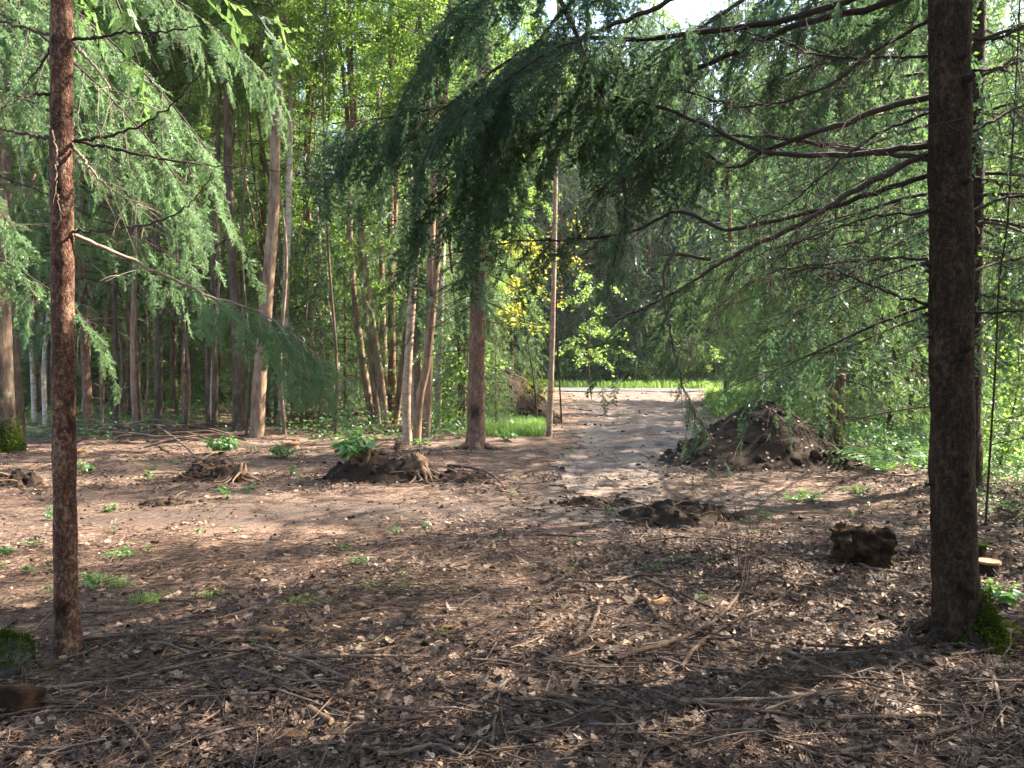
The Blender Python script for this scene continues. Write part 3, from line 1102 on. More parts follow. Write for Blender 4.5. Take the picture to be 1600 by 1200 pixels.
def crown_part(wl, mats, root, z=0):
    """wood and leaves of a crown as one part (two materials), shared by the copies of a tree"""
    wood, leaf = wl
    mb = MB()
    mb.v, mb.t, mb.n = wood.v + leaf.v, wood.t + leaf.t, wood.n + leaf.n
    mb.f = wood.f + [f + wood.n for f in leaf.f]
    mb.m = wood.m + [(1, n) for _, n in leaf.m]
    ob = mb.build('crown', mats)
    ob.parent = root
    ob.location = (0, 0, z)
    return ob


def crown_copy(src, root, loc, rz=0, sc=1, mats=None):
    o = src.copy()
    COL.objects.link(o)
    o.parent = root
    o.location = [float(c) for c in loc]
    o.rotation_euler = (0, 0, rz)
    o.scale = (sc, sc, sc)
    return o


# =========================================================== near trees
def near_limb(root, trunk_part, pts, r0, rng, mats, leaf=None, twigs=0, twig_len=.4, twig_r=.003, n=40, droop=.5, second=2, second_r=None, pale=False, label=None):
    """one limb of a near tree: a part 'branch' and, where it is alive, its sub-part 'needles'"""
    c = smooth_line(pts, n)
    c[1:-1] += rng.normal(size=(n - 2, 3)) * .004
    wood = MB()
    tubes(wood, c, np.linspace(1, .22, n) * r0, 7, 0, rng.uniform(.2, .6))
    if twigs:
        bare_twigs(wood, c, rng, twigs, twig_len, twig_r, .12, droop, 0, second)
    lf = None
    if leaf:
        lf = MB()
        leafy_branch(wood, lf, c, r0, rng, **leaf)
    b = part(wood, 'branch', mats[0], root, label=label)
    if lf is not None and lf.n:
        part(lf, 'needles', mats[1], root, parent=b)
    return b


# ---- the slim reddish spruce at the left
rng = np.random.default_rng(101)
g = G(107, 1022)
d1 = g[1]
T1 = empty('spruce_tree', g, 'slim straight spruce with reddish bark nearest the left edge, sunlit on its right side', 'tree')
mb = MB()
pts = [g + np.array([0, 0, -.1]), g + np.array([0, 0, .02]), P(103, 900, d1), P(99, 600, d1), P(97, 300, d1), P(96, 0, d1), P(96, -800, d1), P(98, -2600, d1)]
trunk_mesh(mb, pts, [.074, .072, .067, .065, .064, .063, .055, .03], sides=56, step=.018, flare=.55, lobes=3, seed=4, rough=.06, flare_h=.08, scale=42)
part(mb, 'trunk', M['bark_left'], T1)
W = [M['twig'], M['needle_left']]
D = d1
for i, (pp, r0, tw, tl) in enumerate((
    ([(115, 62, D), (150, 60, D - .05), (190, 52, D - .1), (250, 50, D - .2), (350, 36, D - .3)], .009, 9, .3),
    ([(116, 221, D), (160, 214, D - .1), (220, 196, D - .2), (275, 158, D - .3), (330, 92, D - .35)], .009, 8, .35),
    ([(116, 219, D), (170, 230, D + .1), (240, 246, D + .2), (330, 258, D + .35), (440, 268, D + .5)], .010, 16, .4),
    ([(114, 362, D), (180, 358, D - .1), (250, 345, D - .2), (300, 315, D - .25), (335, 268, D - .3)], .008, 8, .3),
    ([(80, 56, D), (50, 47, D + .1), (0, 33, D + .2), (-60, 20, D + .3)], .010, 6, .35),
    ([(80, 217, D), (40, 210, D + .1), (0, 202, D + .2), (-70, 190, D + .3)], .011, 6, .35),
    ([(80, 147, D), (50, 148, D - .1), (20, 160, D - .2), (-10, 176, D - .3)], .009, 6, .3),
    ([(80, 75, D), (60, 105, D + .1), (38, 135, D + .2)], .008, 5, .3),
    ([(152, 200, D - .4), (165, 235, D - .4), (178, 270, D - .4), (190, 298, D - .4)], .005, 3, .15),
    ([(115, 68, D), (140, 95, D - .1), (160, 120, D - .15), (178, 142, D - .2), (230, 165, D - .1)], .010, 10, .3),
    ([(116, 232, D), (135, 255, D - .1), (155, 280, D - .15), (190, 305, D - .1), (240, 327, D)], .009, 18, .35),
    ([(82, 204, D - .07), (88, 240, D - .08), (89, 300, D - .08), (95, 335, D - .09), (88, 358, D - .09)], .0042, 2, .08),
)):
    near_limb(T1, None, Pn(pp), r0, rng, [M['twig_pale'] if i in (9, 10, 11) else M['twig'], None], None, tw, tl, .0022, second=1,
              label='pale broken dead branch' if i in (9, 10, 11) else None)
LV = dict(t0=.40, lod=0, side_len=.62, side_gap=.055, spray=.31, spray_gap=.06, hang=.75, tint=.95)
near_limb(T1, None, Pn([(116, 367, D), (190, 400, D + .15), (260, 432, D + .25), (330, 464, D + .35), (400, 484, D + .45), (465, 528, D + .5), (512, 572, D + .52)]),
          .012, rng, [M['twig_pale'], M['needle_left']], LV, 22, .35, .0022, label='long leafy branch reaching right with drooping sprays')
CR = spruce_crown(201, 11.5, 3.9, 1.5, lod_split=3, low_lod=1, dead=False)
crown_part(CR, [M['twig'], M['needle_mid']], T1, 0)

# ---- the thick dark spruce at the right
rng = np.random.default_rng(102)
g = G(1497, 1000)
D = g[1]
T2 = empty('spruce_tree', g, 'thick dark spruce trunk with mossy foot nearest the right edge', 'tree')
mb = MB()
pts = [g + np.array([0, 0, -.12]), g + np.array([0, 0, .02]), P(1490, 860, D), P(1487, 600, D), P(1485, 300, D), P(1484, 0, D), P(1482, -900, D), P(1480, -3200, D)]
trunk_mesh(mb, pts, [.155, .15, .134, .131, .126, .121, .10, .05], sides=72, step=.022, flare=.6, lobes=3, seed=2, rough=.06, flare_h=.13, bias=-.35, scale=30)
# buttress roots creeping out to both sides
for az, l, r in ((-.35, .62, .075), (-2.7, .45, .055), (.4, .5, .05), (-1.5, .25, .05), (2.6, .4, .05)):
    t = np.linspace(0, 1, 10)
    X = g[0] + np.cos(az) * (.10 + l * t)
    Y = g[1] + np.sin(az) * (.10 + l * t)
    Z = hgt(X, Y) + .10 * (1 - t) ** 2 - .02 - .045 * t
    tubes(mb, np.stack([X, Y, Z], -1), r * (1 - .6 * t), 12, 0, .5)
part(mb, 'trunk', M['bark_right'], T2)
mb = MB()
n = 7500
a = rng.normal(-.6, .75, n)
zz = np.abs(rng.normal(0, .115, n))
k = zz < .34 * np.exp(-((a + .45) / .8) ** 2) + .05
a, zz = a[k], zz[k]
n = len(a)
rr = .125 * (1 + .6 * np.exp(-zz / .13) * (1 + .6 * np.cos(3 * a + 2)) * (.55 + 1.1 * np.clip(np.cos(a + .35), 0, 1) ** 2)) + .004
pos = np.stack([g[0] + np.cos(a) * rr, g[1] + np.sin(a) * rr, g[2] + zz], -1)
leaves(mb, pos, np.stack([np.cos(a), np.sin(a), .6 + 0 * a], -1) + rng.normal(size=(n, 3)) * .8, rng.uniform(.012, .03, n), rng, 0, None, aspect=.35)
for az, l in ((-.35, .55), (-1.2, .2)):
    m = 800
    t = rng.random(m) ** 1.4
    w = rng.normal(size=m) * .035
    X = g[0] + np.cos(az) * (.14 + l * t) - np.sin(az) * w
    Y = g[1] + np.sin(az) * (.14 + l * t) + np.cos(az) * w
    Z = hgt(X, Y) + .17 * (1 - t) ** 2 + .012 - 4 * w * w
    leaves(mb, np.stack([X, Y, Z], -1), np.array([0, 0, 1.]) + rng.normal(size=(m, 3)) * .7, rng.uniform(.01, .026, m), rng, 0, None, aspect=.4)
part(mb, 'moss', M['moss'], T2)
# dead stubs
for px, py, dx in ((1450, 415, -14), (1450, 425, -10), (1450, 492, -12), (1450, 503, -8), (1452, 527, -8), (1452, 758, -10), (1524, 300, 10), (1451, 330, -8)):
    mb = MB()
    a_ = P(px + (4 if dx < 0 else -4), py, D)
    tubes(mb, np.array([a_, a_ + np.array([dx * .0025, -.01, .006]), a_ + np.array([dx * .0045, -.02, .0])]), np.array([.013, .010, .007]), 7, 0, .2, cap=True)
    part(mb, 'stub', M['twig'], T2)
for (px, py) in ((1495, 290), (1508, 135), (1500, 545), (1478, 560), (1492, 735), (1470, 860), (1506, 885), (1483, 100)):
    mb = MB()
    q = P(px, py, D)
    ax = unit(np.array([(px - 1487) * .012, -1, 0]))
    q = np.array([g[0] * 0 + P(1486, py, D)[0], D, q[2]]) + ax * .127
    tubes(mb, np.stack([q - ax * .01, q + ax * .012, q + ax * .02]), np.array([.024, .017, .008]), 9, 0, .1, cap=True)
    part(mb, 'knot', M['soil'], T2)

S = dict(lod=0, spray=.36, spray_gap=.072, hang=1.05, side_gap=.09)
limbs = [
    # px, py, depth ... , radius, foliage, twigs
    ([(1470, -70, 4.45), (1330, -2, 4.6), (1200, 36, 4.8), (1010, 60, 5.0), (880, 62, 5.2), (790, 98, 5.3), (700, 163, 5.45), (610, 183, 5.55), (520, 193, 5.65)], .024,
     dict(S, t0=.34, side_len=1.25, bare=.12, tint=.5, side_gap=.06), 40, .45),
    ([(1460, -30, 4.5), (1380, 8, 4.6), (1240, 40, 4.9), (1120, 95, 5.1), (980, 150, 5.3), (860, 190, 5.5), (760, 240, 5.65), (690, 300, 5.7), (650, 350, 5.7)], .022,
     dict(S, t0=.36, side_len=.8, bare=.15, tint=.5, side_gap=.07), 40, .4),
    ([(1250, -140, 4.3), (1130, -60, 4.3), (1050, 0, 4.35), (940, 46, 4.5), (850, 85, 4.7), (770, 140, 4.85), (700, 195, 4.9)], .020, dict(S, t0=.5, side_len=.7, bare=.35, tint=.4), 40, .45),
    ([(860, -60, 5.0), (876, 0, 4.95), (905, 62, 4.9), (948, 165, 4.85), (972, 258, 4.8), (976, 330, 4.8), (962, 400, 4.8), (945, 445, 4.8)], .018, dict(S, t0=.4, side_len=.4, bare=.35, tint=.5), 40, .35),
    ([(1452, 228, 4.45), (1380, 236, 4.5), (1300, 242, 4.6), (1190, 236, 4.7), (1085, 188, 4.9), (980, 155, 5.1), (870, 145, 5.3), (780, 150, 5.5)], .019, dict(S, t0=.42, side_len=.8, bare=.2, tint=.5, side_gap=.1), 50, .45),
    ([(1450, 240, 4.45), (1390, 268, 4.4), (1330, 302, 4.4), (1250, 350, 4.4), (1190, 378, 4.5), (1110, 420, 4.6), (1060, 455, 4.7), (1010, 478, 4.8), (965, 500, 4.85)], .021, dict(S, t0=.74, side_len=.85, bare=.1, tint=.5, hang=1.5, side_gap=.05, spray=.30), 50, .45),
    ([(1110, 405, 4.55), (1050, 400, 4.5), (1036, 455, 4.5), (1052, 535, 4.5), (1066, 598, 4.5), (1096, 660, 4.5), (1133, 722, 4.5)], .011, dict(S, t0=.5, side_len=.34, bare=.25, tint=.4, spray=.18, side_gap=.08), 26, .28),
    ([(1452, 274, 4.45), (1370, 300, 4.5), (1290, 326, 4.6), (1200, 348, 4.7), (1130, 358, 4.8), (1060, 330, 4.95), (985, 362, 5.1), (900, 374, 5.25), (800, 378, 5.4), (730, 400, 5.5)], .017, dict(S, t0=.62, side_len=.38, bare=.45, tint=.5), 60, .4),
    ([(1452, 152, 4.45), (1400, 165, 4.5), (1330, 190, 4.6), (1260, 212, 4.7), (1195, 236, 4.85), (1140, 262, 4.95), (1060, 215, 5.1), (1000, 250, 5.2), (930, 300, 5.25)], .020, dict(S, t0=.5, side_len=.5, bare=.2, tint=.5, side_gap=.1), 50, .45),
    ([(1350, -260, 4.6), (1150, -180, 4.9), (950, -110, 5.2), (800, -50, 5.4), (720, 10, 5.5), (670, 80, 5.55), (640, 150, 5.6)], .02, dict(S, t0=.35, side_len=1.1, bare=.15, tint=.5, side_gap=.07), 40, .45),
    ([(1400, -220, 4.4), (1200, -150, 4.4), (1050, -90, 4.6), (930, -30, 4.8), (860, 40, 5.0), (800, 130, 5.1), (770, 230, 5.1), (755, 330, 5.1)], .02, dict(S, t0=.4, side_len=.9, bare=.15, tint=.45, side_gap=.075), 40, .4),
    ([(1480, -200, 4.5), (1400, -120, 5.2), (1300, -60, 5.8), (1180, -10, 6.2), (1080, 50, 6.6), (990, 120, 6.8)], .02, dict(S, t0=.2, side_len=1.25, bare=.15, tint=.5, side_gap=.08, spray=.4), 50, .5),
    ([(1480, -60, 4.6), (1420, 0, 5.4), (1340, 60, 6.0), (1250, 110, 6.5), (1150, 150, 7.0)], .018, dict(S, t0=.2, side_len=1.0, bare=.3, tint=.5, side_gap=.09, spray=.36), 60, .5),
    ([(1452, 250, 4.5), (1330, 232, 4.8), (1200, 215, 5.1), (1080, 215, 5.3), (990, 250, 5.4), (930, 310, 5.5)], .018, dict(S, t0=.45, side_len=.5, bare=.15, tint=.5, side_gap=.085), 60, .45),
    ([(1450, 476, 4.45), (1385, 456, 4.4), (1330, 432, 4.4), (1290, 418, 4.45), (1240, 424, 4.5), (1200, 442, 4.55)], .010, None, 40, .4),
    ([(1450, 405, 4.45), (1390, 404, 4.5), (1310, 410, 4.6), (1210, 424, 4.75), (1160, 450, 4.8)], .010, None, 40, .45),
    ([(1452, 30, 4.45), (1370, 78, 4.4), (1300, 130, 4.4), (1220, 160, 4.5), (1150, 165, 4.6), (1060, 140, 4.7)], .012, None, 50, .5),
    ([(1452, 88, 4.45), (1340, 90, 4.6), (1270, 85, 4.7), (1210, 60, 4.8), (1100, 40, 5)], .010, None, 50, .5),
    ([(1452, 175, 4.45), (1370, 210, 4.3), (1290, 270, 4.2), (1230, 320, 4.2), (1170, 345, 4.2)], .011, None, 40, .4),
    ([(1450, 330, 4.45), (1360, 340, 4.5), (1270, 370, 4.6), (1180, 400, 4.7), (1130, 440, 4.8)], .009, None, 46, .4),
    ([(1525, 62, 4.45), (1560, 58, 4.4), (1610, 40, 4.3), (1700, 20, 4.2)], .012, None, 26, .45),
    ([(1522, 110, 4.45), (1560, 105, 4.55), (1610, 82, 4.7), (1700, 70, 4.8)], .011, None, 26, .45),
    ([(1522, 205, 4.45), (1565, 180, 4.5), (1620, 155, 4.6), (1700, 140, 4.7)], .010, None, 26, .45),
    ([(1520, 330, 4.45), (1560, 312, 4.5), (1620, 303, 4.55), (1700, 300, 4.7)], .011, None, 26, .45),
    ([(1520, 425, 4.45), (1560, 410, 4.6), (1610, 400, 4.7), (1700, 390, 4.8)], .009, None, 22, .4),
    ([(1520, 489, 4.45), (1560, 488, 4.4), (1610, 486, 4.3), (1700, 490, 4.2)], .009, None, 22, .4),
    ([(1520, 276, 4.45), (1580, 290, 4.7), (1640, 300, 4.8)], .009, None, 20, .4),
]
for pp, r0, lf, tw, tl in limbs:
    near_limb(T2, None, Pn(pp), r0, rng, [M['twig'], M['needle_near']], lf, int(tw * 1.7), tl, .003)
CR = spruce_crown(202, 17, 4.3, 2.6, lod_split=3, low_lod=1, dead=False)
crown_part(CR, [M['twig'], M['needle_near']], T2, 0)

# ---- big limbed spruce just outside the left edge, its light green boughs hang into the view
rng = np.random.default_rng(103)
g = np.array([-6.6, 7.6, 0.])
g[2] = hgt(g[0], g[1])
SL = empty('spruce_tree', g, 'spruce at the left edge with light green boughs drooping behind the slim red trunk', 'tree')
mb = MB()
trunk_mesh(mb, [g + np.array([0, 0, -.1]), g + np.array([0, 0, 3.]), g + np.array([.05, 0, 8.]), g + np.array([0, .1, 14.])], [.15, .14, .10, .03], sides=20, step=.1)
part(mb, 'trunk', M['bark_mid'], SL)
LS = dict(t0=.12, lod=0, side_len=1.05, side_gap=.085, spray=.33, spray_gap=.095, hang=1.0, tint=.66, bare=.12)
for pp, r0, lf in (
    ([(-290, -260, 7.4), (-120, -150, 7.3), (40, -40, 7.2), (150, 45, 7.1), (250, 140, 7.0), (340, 255, 6.9)], .022, dict(LS, side_len=1.3)),
    ([(-290, -60, 7.4), (-100, -10, 7.0), (40, 40, 6.8), (150, 130, 6.6), (240, 230, 6.5), (310, 330, 6.4)], .020, dict(LS, side_len=1.1)),
    ([(-290, 120, 7.4), (-80, 120, 7.2), (60, 165, 7.1), (160, 235, 7.0), (250, 290, 6.9), (345, 335, 6.8)], .020, dict(LS, side_len=.9, bare=.2)),
    ([(-290, 240, 7.4), (-100, 250, 7.0), (40, 290, 6.7), (150, 340, 6.6), (240, 385, 6.5), (300, 430, 6.5)], .018, dict(LS, side_len=.7, bare=.35)),
    ([(-290, 300, 7.4), (-150, 340, 6.4), (-30, 390, 5.9), (60, 440, 5.8), (115, 480, 5.7), (165, 540, 5.7)], .016, dict(LS, t0=.5, side_len=.55)),
    ([(-290, 180, 7.4), (-180, 230, 6.6), (-90, 270, 6.0), (-20, 310, 5.7), (25, 360, 5.6)], .016, dict(LS, t0=.4, side_len=.55)),
    ([(-290, -160, 7.4), (-150, -170, 8.2), (20, -150, 8.8), (180, -60, 9.2), (330, 40, 9.4), (440, 140, 9.6)], .02, dict(LS, side_len=1.2, lod=0, side_gap=.11)),
):
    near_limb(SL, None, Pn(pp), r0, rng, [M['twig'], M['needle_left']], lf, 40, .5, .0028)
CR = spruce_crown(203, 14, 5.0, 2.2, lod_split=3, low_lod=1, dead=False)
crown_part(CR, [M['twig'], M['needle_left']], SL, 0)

# ========================================================== wood trees
def proto_spruce(name, seed, H, z0, Rm, rt, label, group, mat='needle_mid', bark='bark_mid', **kw):
    root = empty(name, (0, 0, 0), label, 'tree', group)
    rng = np.random.default_rng(seed)
    mb = MB()
    w = rng.normal(size=(2,)) * .06
    trunk_mesh(mb, [(0, 0, -.15), (0, 0, .05), (w[0], w[1], H * .3), (w[1], w[0], H * .65), (0, 0, H)], [rt * 1.05, rt, rt * .82, rt * .5, .012], sides=14, step=.16, flare=.5, seed=seed, rough=.07)
    part(mb, 'trunk', M[bark], root)
    c = crown_part(spruce_crown(seed, H, z0, Rm, **kw), [M['twig'], M[mat]], root)
    return root, c


SPR, CRN = {}, {}
for key, a in (('tall', (301, 17, 2.8, 2.3, .13)), ('high', (302, 19, 5.2, 2.1, .14)), ('full', (303, 12, .7, 2.3, .11)), ('slim', (304, 13, 3.6, 1.5, .075)), ('wide', (305, 15, 1.6, 3.0, .14))):
    SPR[key] = a
SPR['bare'] = (306, 9.5, 2.3, 3.0, .20)
BRD = {k: broad_crown(s, H, Rm, n) for k, (s, H, Rm, n) in {'a': (311, 9, 2.2, 18000), 'b': (312, 8, 1.8, 15000), 'c': (313, 10, 2.6, 21000)}.items()}
BRM = {}


def broad_tree(name, label, group, stems, bark, crown='a', cz=4.2, rz=0., sc=1., leafmat='leaf_green', crowns=None):
    """a tree of one or more stems given as lists of world points with radii"""
    root = empty(name, stems[0][0][0] * np.array([1, 1, 1]), label, 'tree', group)
    for pts, rad in stems:
        mb = MB()
        pts = np.asarray(pts, float)
        trunk_mesh(mb, np.concatenate([pts[:1] - np.array([[0, 0, .12]]), pts]), [rad[0]] + list(rad), sides=14, step=.12, flare=.35, lobes=3, seed=len(mb.v) + 3, rough=.05, flare_h=.12)
        part(mb, 'trunk', M[bark], root)
    for (pts, rad) in (crowns or stems[:1]):
        pts = np.asarray(pts, float)
        zs = pts[:, 2]
        x0 = np.interp(cz, zs, pts[:, 0])
        y0 = np.interp(cz, zs, pts[:, 1])
        loc = (x0 - root.location[0], y0 - root.location[1], cz - root.location[2])
        key = (crown, leafmat, bark)
        if key not in BRM:
            BRM[key] = crown_part(BRD[crown], [M['bark_wood'], M[leafmat]], root)
            BRM[key].location = loc
            BRM[key].rotation_euler = (0, 0, rz)
            BRM[key].scale = (sc,) * 3
        else:
            crown_copy(BRM[key], root, loc, rz, sc)
    return root


def stem_px(pix, r0, top=11., d=None, lean=0., curve=0.):
    """stem through photo pixels (px, py) at the depth where its foot stands; goes on above the frame"""
    g = G(*pix[0])
    d = d or g[1]
    r0 = r0 * (1.3 if 360 < pix[0][0] < 720 else 1.0)
    if d != g[1]:
        q = P(pix[0][0], 560, d)
        g = np.array([q[0], d, float(hgt(q[0], d))])
    pts = [g] + [P(px, py, d) for px, py in pix[1:]]
    dirn = pts[-1] - pts[-2]
    dirn = dirn / dirn[2]
    while pts[-1][2] < top:
        pts.append(pts[-1] + dirn * min(2.5, top - pts[-1][2] + .01))
        dirn = dirn * np.array([.8, .8, 1])
    n = len(pts)
    z = np.array([p[2] for p in pts])
    return pts, list(np.interp(z, [z[0], z[-1]], [r0, r0 * .3]))


# ---- named trees of the middle distance
rng = np.random.default_rng(104)
pts, rad = stem_px([(743, 700), (745, 560), (748, 430), (752, 260), (757, 0)], .165, 15)
g = pts[0]
T4 = empty('spruce_tree', g, 'brown knotty spruce with spreading roots beside the muddy track, dark needles up its stem', 'tree')
mb = MB()
trunk_mesh(mb, [g - np.array([0, 0, .12])] + pts, [.20] + list(np.interp([p[2] for p in pts], [0, 2, 5, 15], [.195, .160, .135, .03])), sides=28, step=.05, flare=.45, lobes=3, seed=3, rough=.06, flare_h=.16)
for az, l, r in ((-.25, .75, .06), (-2.6, .5, .06), (-1.3, .35, .06), (.5, .5, .05)):
    t = np.linspace(0, 1, 9)
    X, Y = g[0] + np.cos(az) * (.13 + l * t), g[1] + np.sin(az) * (.13 + l * t)
    tubes(mb, np.stack([X, Y, hgt(X, Y) + .09 * (1 - t) ** 2 - .01 - .035 * t], -1), r * (1 - .55 * t), 9, 0, .5)
part(mb, 'trunk', M['bark_mid'], T4)
c = crown_part(spruce_crown(204, 10.5, 2.6, 1.35, lod_split=6.5, low_lod=0, dead=True, dead0=1.4, dens=.75), [M['twig'], M['needle_near']], T4)

pts, rad = stem_px([(858, 682), (862, 560), (865, 440), (868, 280), (871, 100)], .074, 13)
broad_tree('birch_tree', 'slim pinkish birch standing alone at the left edge of the muddy track', None, [(pts, rad)], 'bark_pinkbirch', 'b', 6.6)

# the clump of alder stems
stems = [stem_px(p, r, 12) for p, r in (
    ([(583, 662), (566, 560), (548, 400), (544, 200), (523, 0)], .085),
    ([(592, 664), (580, 560), (566, 420), (560, 290), (548, 60)], .07),
    ([(603, 664), (590, 560), (568, 400), (556, 260), (545, 100)], .085),
    ([(605, 650), (599, 520), (596, 400), (592, 200), (588, 0)], .085),
    ([(611, 655), (611, 560), (615, 400), (622, 200), (625, 0)], .08),
    ([(618, 662), (628, 580), (640, 460), (646, 300), (655, 60)], .075))]
broad_tree('alder_tree', 'clump of six dark alder stems rising from one foot left of the brown spruce', None, stems, 'bark_alder', 'c', 7.0, crowns=[stems[0], stems[5]])
for pix, r, bark, lab, cr in (
    ([(637, 696), (635, 620), (642, 500), (650, 400), (660, 280), (676, 60)], .075, 'bark_pinkbirch', 'mottled young birch curving up just right of the alder clump', 'a'),
    ([(651, 692), (656, 620), (667, 570), (676, 480), (682, 420), (690, 280), (700, 60)], .072, 'bark_alder', 'brown stem with a sunlit right edge between two birches right of the alder clump', 'b'),
    ([(665, 684), (669, 580), (673, 420), (678, 250), (683, 40)], .085, 'bark_alder', 'straight reddish stem just behind the leaning sunlit one', 'a'),
    ([(684, 668), (686, 560), (690, 440), (694, 300), (698, 40)], .075, 'bark_birch', 'white birch stem partly hidden behind the reddish stems', 'c'),
    ([(645, 664), (648, 560), (648, 460), (640, 250), (630, 60)], .075, 'bark_birch', 'pale birch seen in the gap between the alder clump and the mottled birch', 'b'),
    ([(402, 683), (405, 600), (416, 480), (428, 320), (431, 210), (440, 80), (448, 0)], .13, 'bark_alder', 'stout smooth brown trunk, kinked halfway, behind the green bush at left', 'c'),
    ([(373, 673), (372, 560), (364, 420), (356, 250), (356, 0)], .115, 'bark_wood', 'straight grey brown trunk just left of the kinked trunk', 'a'),
    ([(335, 672), (336, 580), (333, 450), (340, 250), (345, 60)], .075, 'bark_wood', 'thin dark stem with a torn pale foot left of the straight grey trunk', 'b'),
    ([(440, 664), (443, 560), (448, 420), (452, 280), (455, 80)], .085, 'bark_birch', 'whitish birch right of the kinked brown trunk', 'a'),
    ([(246, 668), (248, 560), (246, 470), (243, 300), (240, 60)], .10, 'bark_wood', 'dark crooked trunk above the right part of the brushwood pile', 'b'),
    ([(213, 678), (208, 580), (209, 480), (214, 300), (220, 60)], .075, 'bark_alder', 'olive leaning stem behind the brushwood pile', 'c'),
    ([(181, 674), (180, 560), (180, 440), (186, 200), (190, 40)], .06, 'bark_wood', 'slender upright dark stem behind the middle of the brushwood pile', 'a'),
    ([(30, 700), (26, 620), (18, 500), (14, 400), (10, 200), (8, 0)], .13, 'bark_wood', 'grey lichen spotted trunk just right of the moss footed trunk at the left edge', 'a'),
    ([(130, 640), (138, 560), (142, 440), (146, 280), (140, 60)], .07, 'bark_birch', 'pale thin birch behind the reddish trunk at left', 'b'),
    ([(54, 660), (50, 560), (40, 440), (36, 280), (40, 60)], .07, 'bark_birch', 'silvery slim birch between the lichen spotted trunk and the reddish trunk', 'c'),
):
    broad_tree('birch_tree' if 'birch' in bark else 'broadleaf_tree', lab, None, [stem_px(pix, r, 12.5)], bark, cr, 6.4 + (pix[0][0] % 7) * .15, pix[0][0] * .7)

# young trees with thin stems
for pix, r, bark, lab in (
    ([(501, 668), (500, 610), (502, 540), (501, 500)], .035, 'bark_mid', 'short thin reddish sapling stem right of the drooping spruce branch'),
    ([(291, 668), (291, 560), (293, 470), (292, 250), (290, 60)], .05, 'bark_left', 'very thin straight reddish spruce pole right of the brushwood pile'),
    ([(470, 664), (473, 600), (476, 540), (478, 500)], .03, 'bark_mid', 'short dead grey sapling stem left of the thin reddish one'),
):
    st = stem_px(pix, r, 4.6 if len(pix) == 4 else 9)
    root = empty('sapling', st[0][0], lab, 'tree')
    mb = MB()
    trunk_mesh(mb, st[0], st[1], sides=8, step=.15)
    part(mb, 'trunk', M[bark], root)
    wood, leaf = spruce_crown(int(pix[0][0]), st[0][-1][2], 2.2, .6, lod_split=20, low_lod=2, dead0=.9)
    crown_part((wood, leaf), [M['twig'], M['needle_mid']], root)

# moss footed trunk at the left edge
pts, rad = stem_px([(8, 706), (4, 600), (-2, 400), (-6, 200), (-8, 0)], .20, 15)
root = empty('spruce_tree', pts[0], 'thick trunk with bright moss around its foot, cut by the left edge', 'tree')
mb = MB()
trunk_mesh(mb, [pts[0] - np.array([0, 0, .1])] + pts, [.21] + rad, sides=24, step=.08, flare=.55, rough=.06, flare_h=.2)
part(mb, 'trunk', M['bark_wood'], root)
mb = MB()
n = 4200
a, zz = rng.uniform(-3.14, .6, n), np.abs(rng.normal(0, .22, n))
rr = .205 * (1 + .55 * np.exp(-zz / .2) * (1 + .6 * np.cos(4 * a + 1))) + .005
leaves(mb, np.stack([pts[0][0] + np.cos(a) * rr, pts[0][1] + np.sin(a) * rr, pts[0][2] + zz], -1), np.stack([np.cos(a), np.sin(a), .6 + 0 * a], -1) + rng.normal(size=(n, 3)) * .7, rng.uniform(.03, .06, n), rng, 0, None, aspect=.4)
part(mb, 'moss', M['moss'], root)
SP_KEY = {}


def spruce(key, x, y, rz, sc, label, group=None, name='spruce_tree'):
    z = float(hgt(x, y)) - .03
    if key not in SP_KEY:
        seed, H, z0, Rm, rt = SPR[key]
        r, c = proto_spruce(name, seed, H, z0, Rm, rt, label, group, **({'whorl': .36, 'dead': False} if key in ('full',) else {'dead0': 1.0, 'lod_split': 7., 'mat': 'needle_near', 'bark': 'bark_right'} if key == 'bare' else {}))
        r.location, r.rotation_euler, r.scale = (x, y, z), (0, 0, rz), (sc,) * 3
        if group:
            r['group'] = group
        SP_KEY[key] = r
        return r
    r = copy_tree(SP_KEY[key], (x, y, z), rz, sc, label)
    if group:
        r['group'] = group
    elif 'group' in r:
        del r['group']
    return r


def at(px, d):
    return (px - 800) / FPX * d, d


crown_root = lambda p: p
# right hand side
rng = np.random.default_rng(105)
x, y = at(1511, 9.35)
spruce('bare', x, y, .4, 1.05, 'dark trunk half hidden behind the thick right spruce')
x, y = at(1311, 13.2)
spruce('wide', x, y, 1.1, .8, 'spruce with low blue green boughs at the right foot of the big soil mound')
x, y = at(1297, 13.5)
spruce('slim', x, y, 2.2, .85, 'second stem close beside the spruce at the foot of the soil mound')
x, y = at(1238, 15.6)
spruce('slim', x, y, .3, .9, 'thin spruce stem rising behind the crest of the big soil mound')
x, y = at(1195, 22)
spruce('tall', x, y, 0, .6, 'small bright green spruce above the grassy bank by the soil mound')
x, y = at(1235, 19)
spruce('full', x, y, 2, .75, 'taller young spruce behind the big soil mound')
x, y = at(1430, 17)
spruce('wide', x, y, 2.5, 1.0, 'wide spruce filling the gap left of the thick right trunk')
x, y = at(1390, 24)
spruce('tall', x, y, 3.1, 1.0, 'slim trunked spruce deeper in the wood left of the thick right trunk')
x, y = at(1135, 29)
spruce('tall', x, y, .9, 1., 'spruce at the right verge where the track meets the road')
x, y = at(1245, 25)
spruce('wide', x, y, 4.2, .8, 'broad spruce between the road verge and the small bright spruce')
x, y = at(487, 21)
spruce('tall', x, y, 4.0, 1.15, 'dark rough spruce with dead twigs between the kinked trunk and the alder clump')
x, y = at(725, 17.5)
spruce('full', x, y, 3.0, .42, 'light green young spruce between the birches and the brown spruce')
x, y = at(775, 16.6)
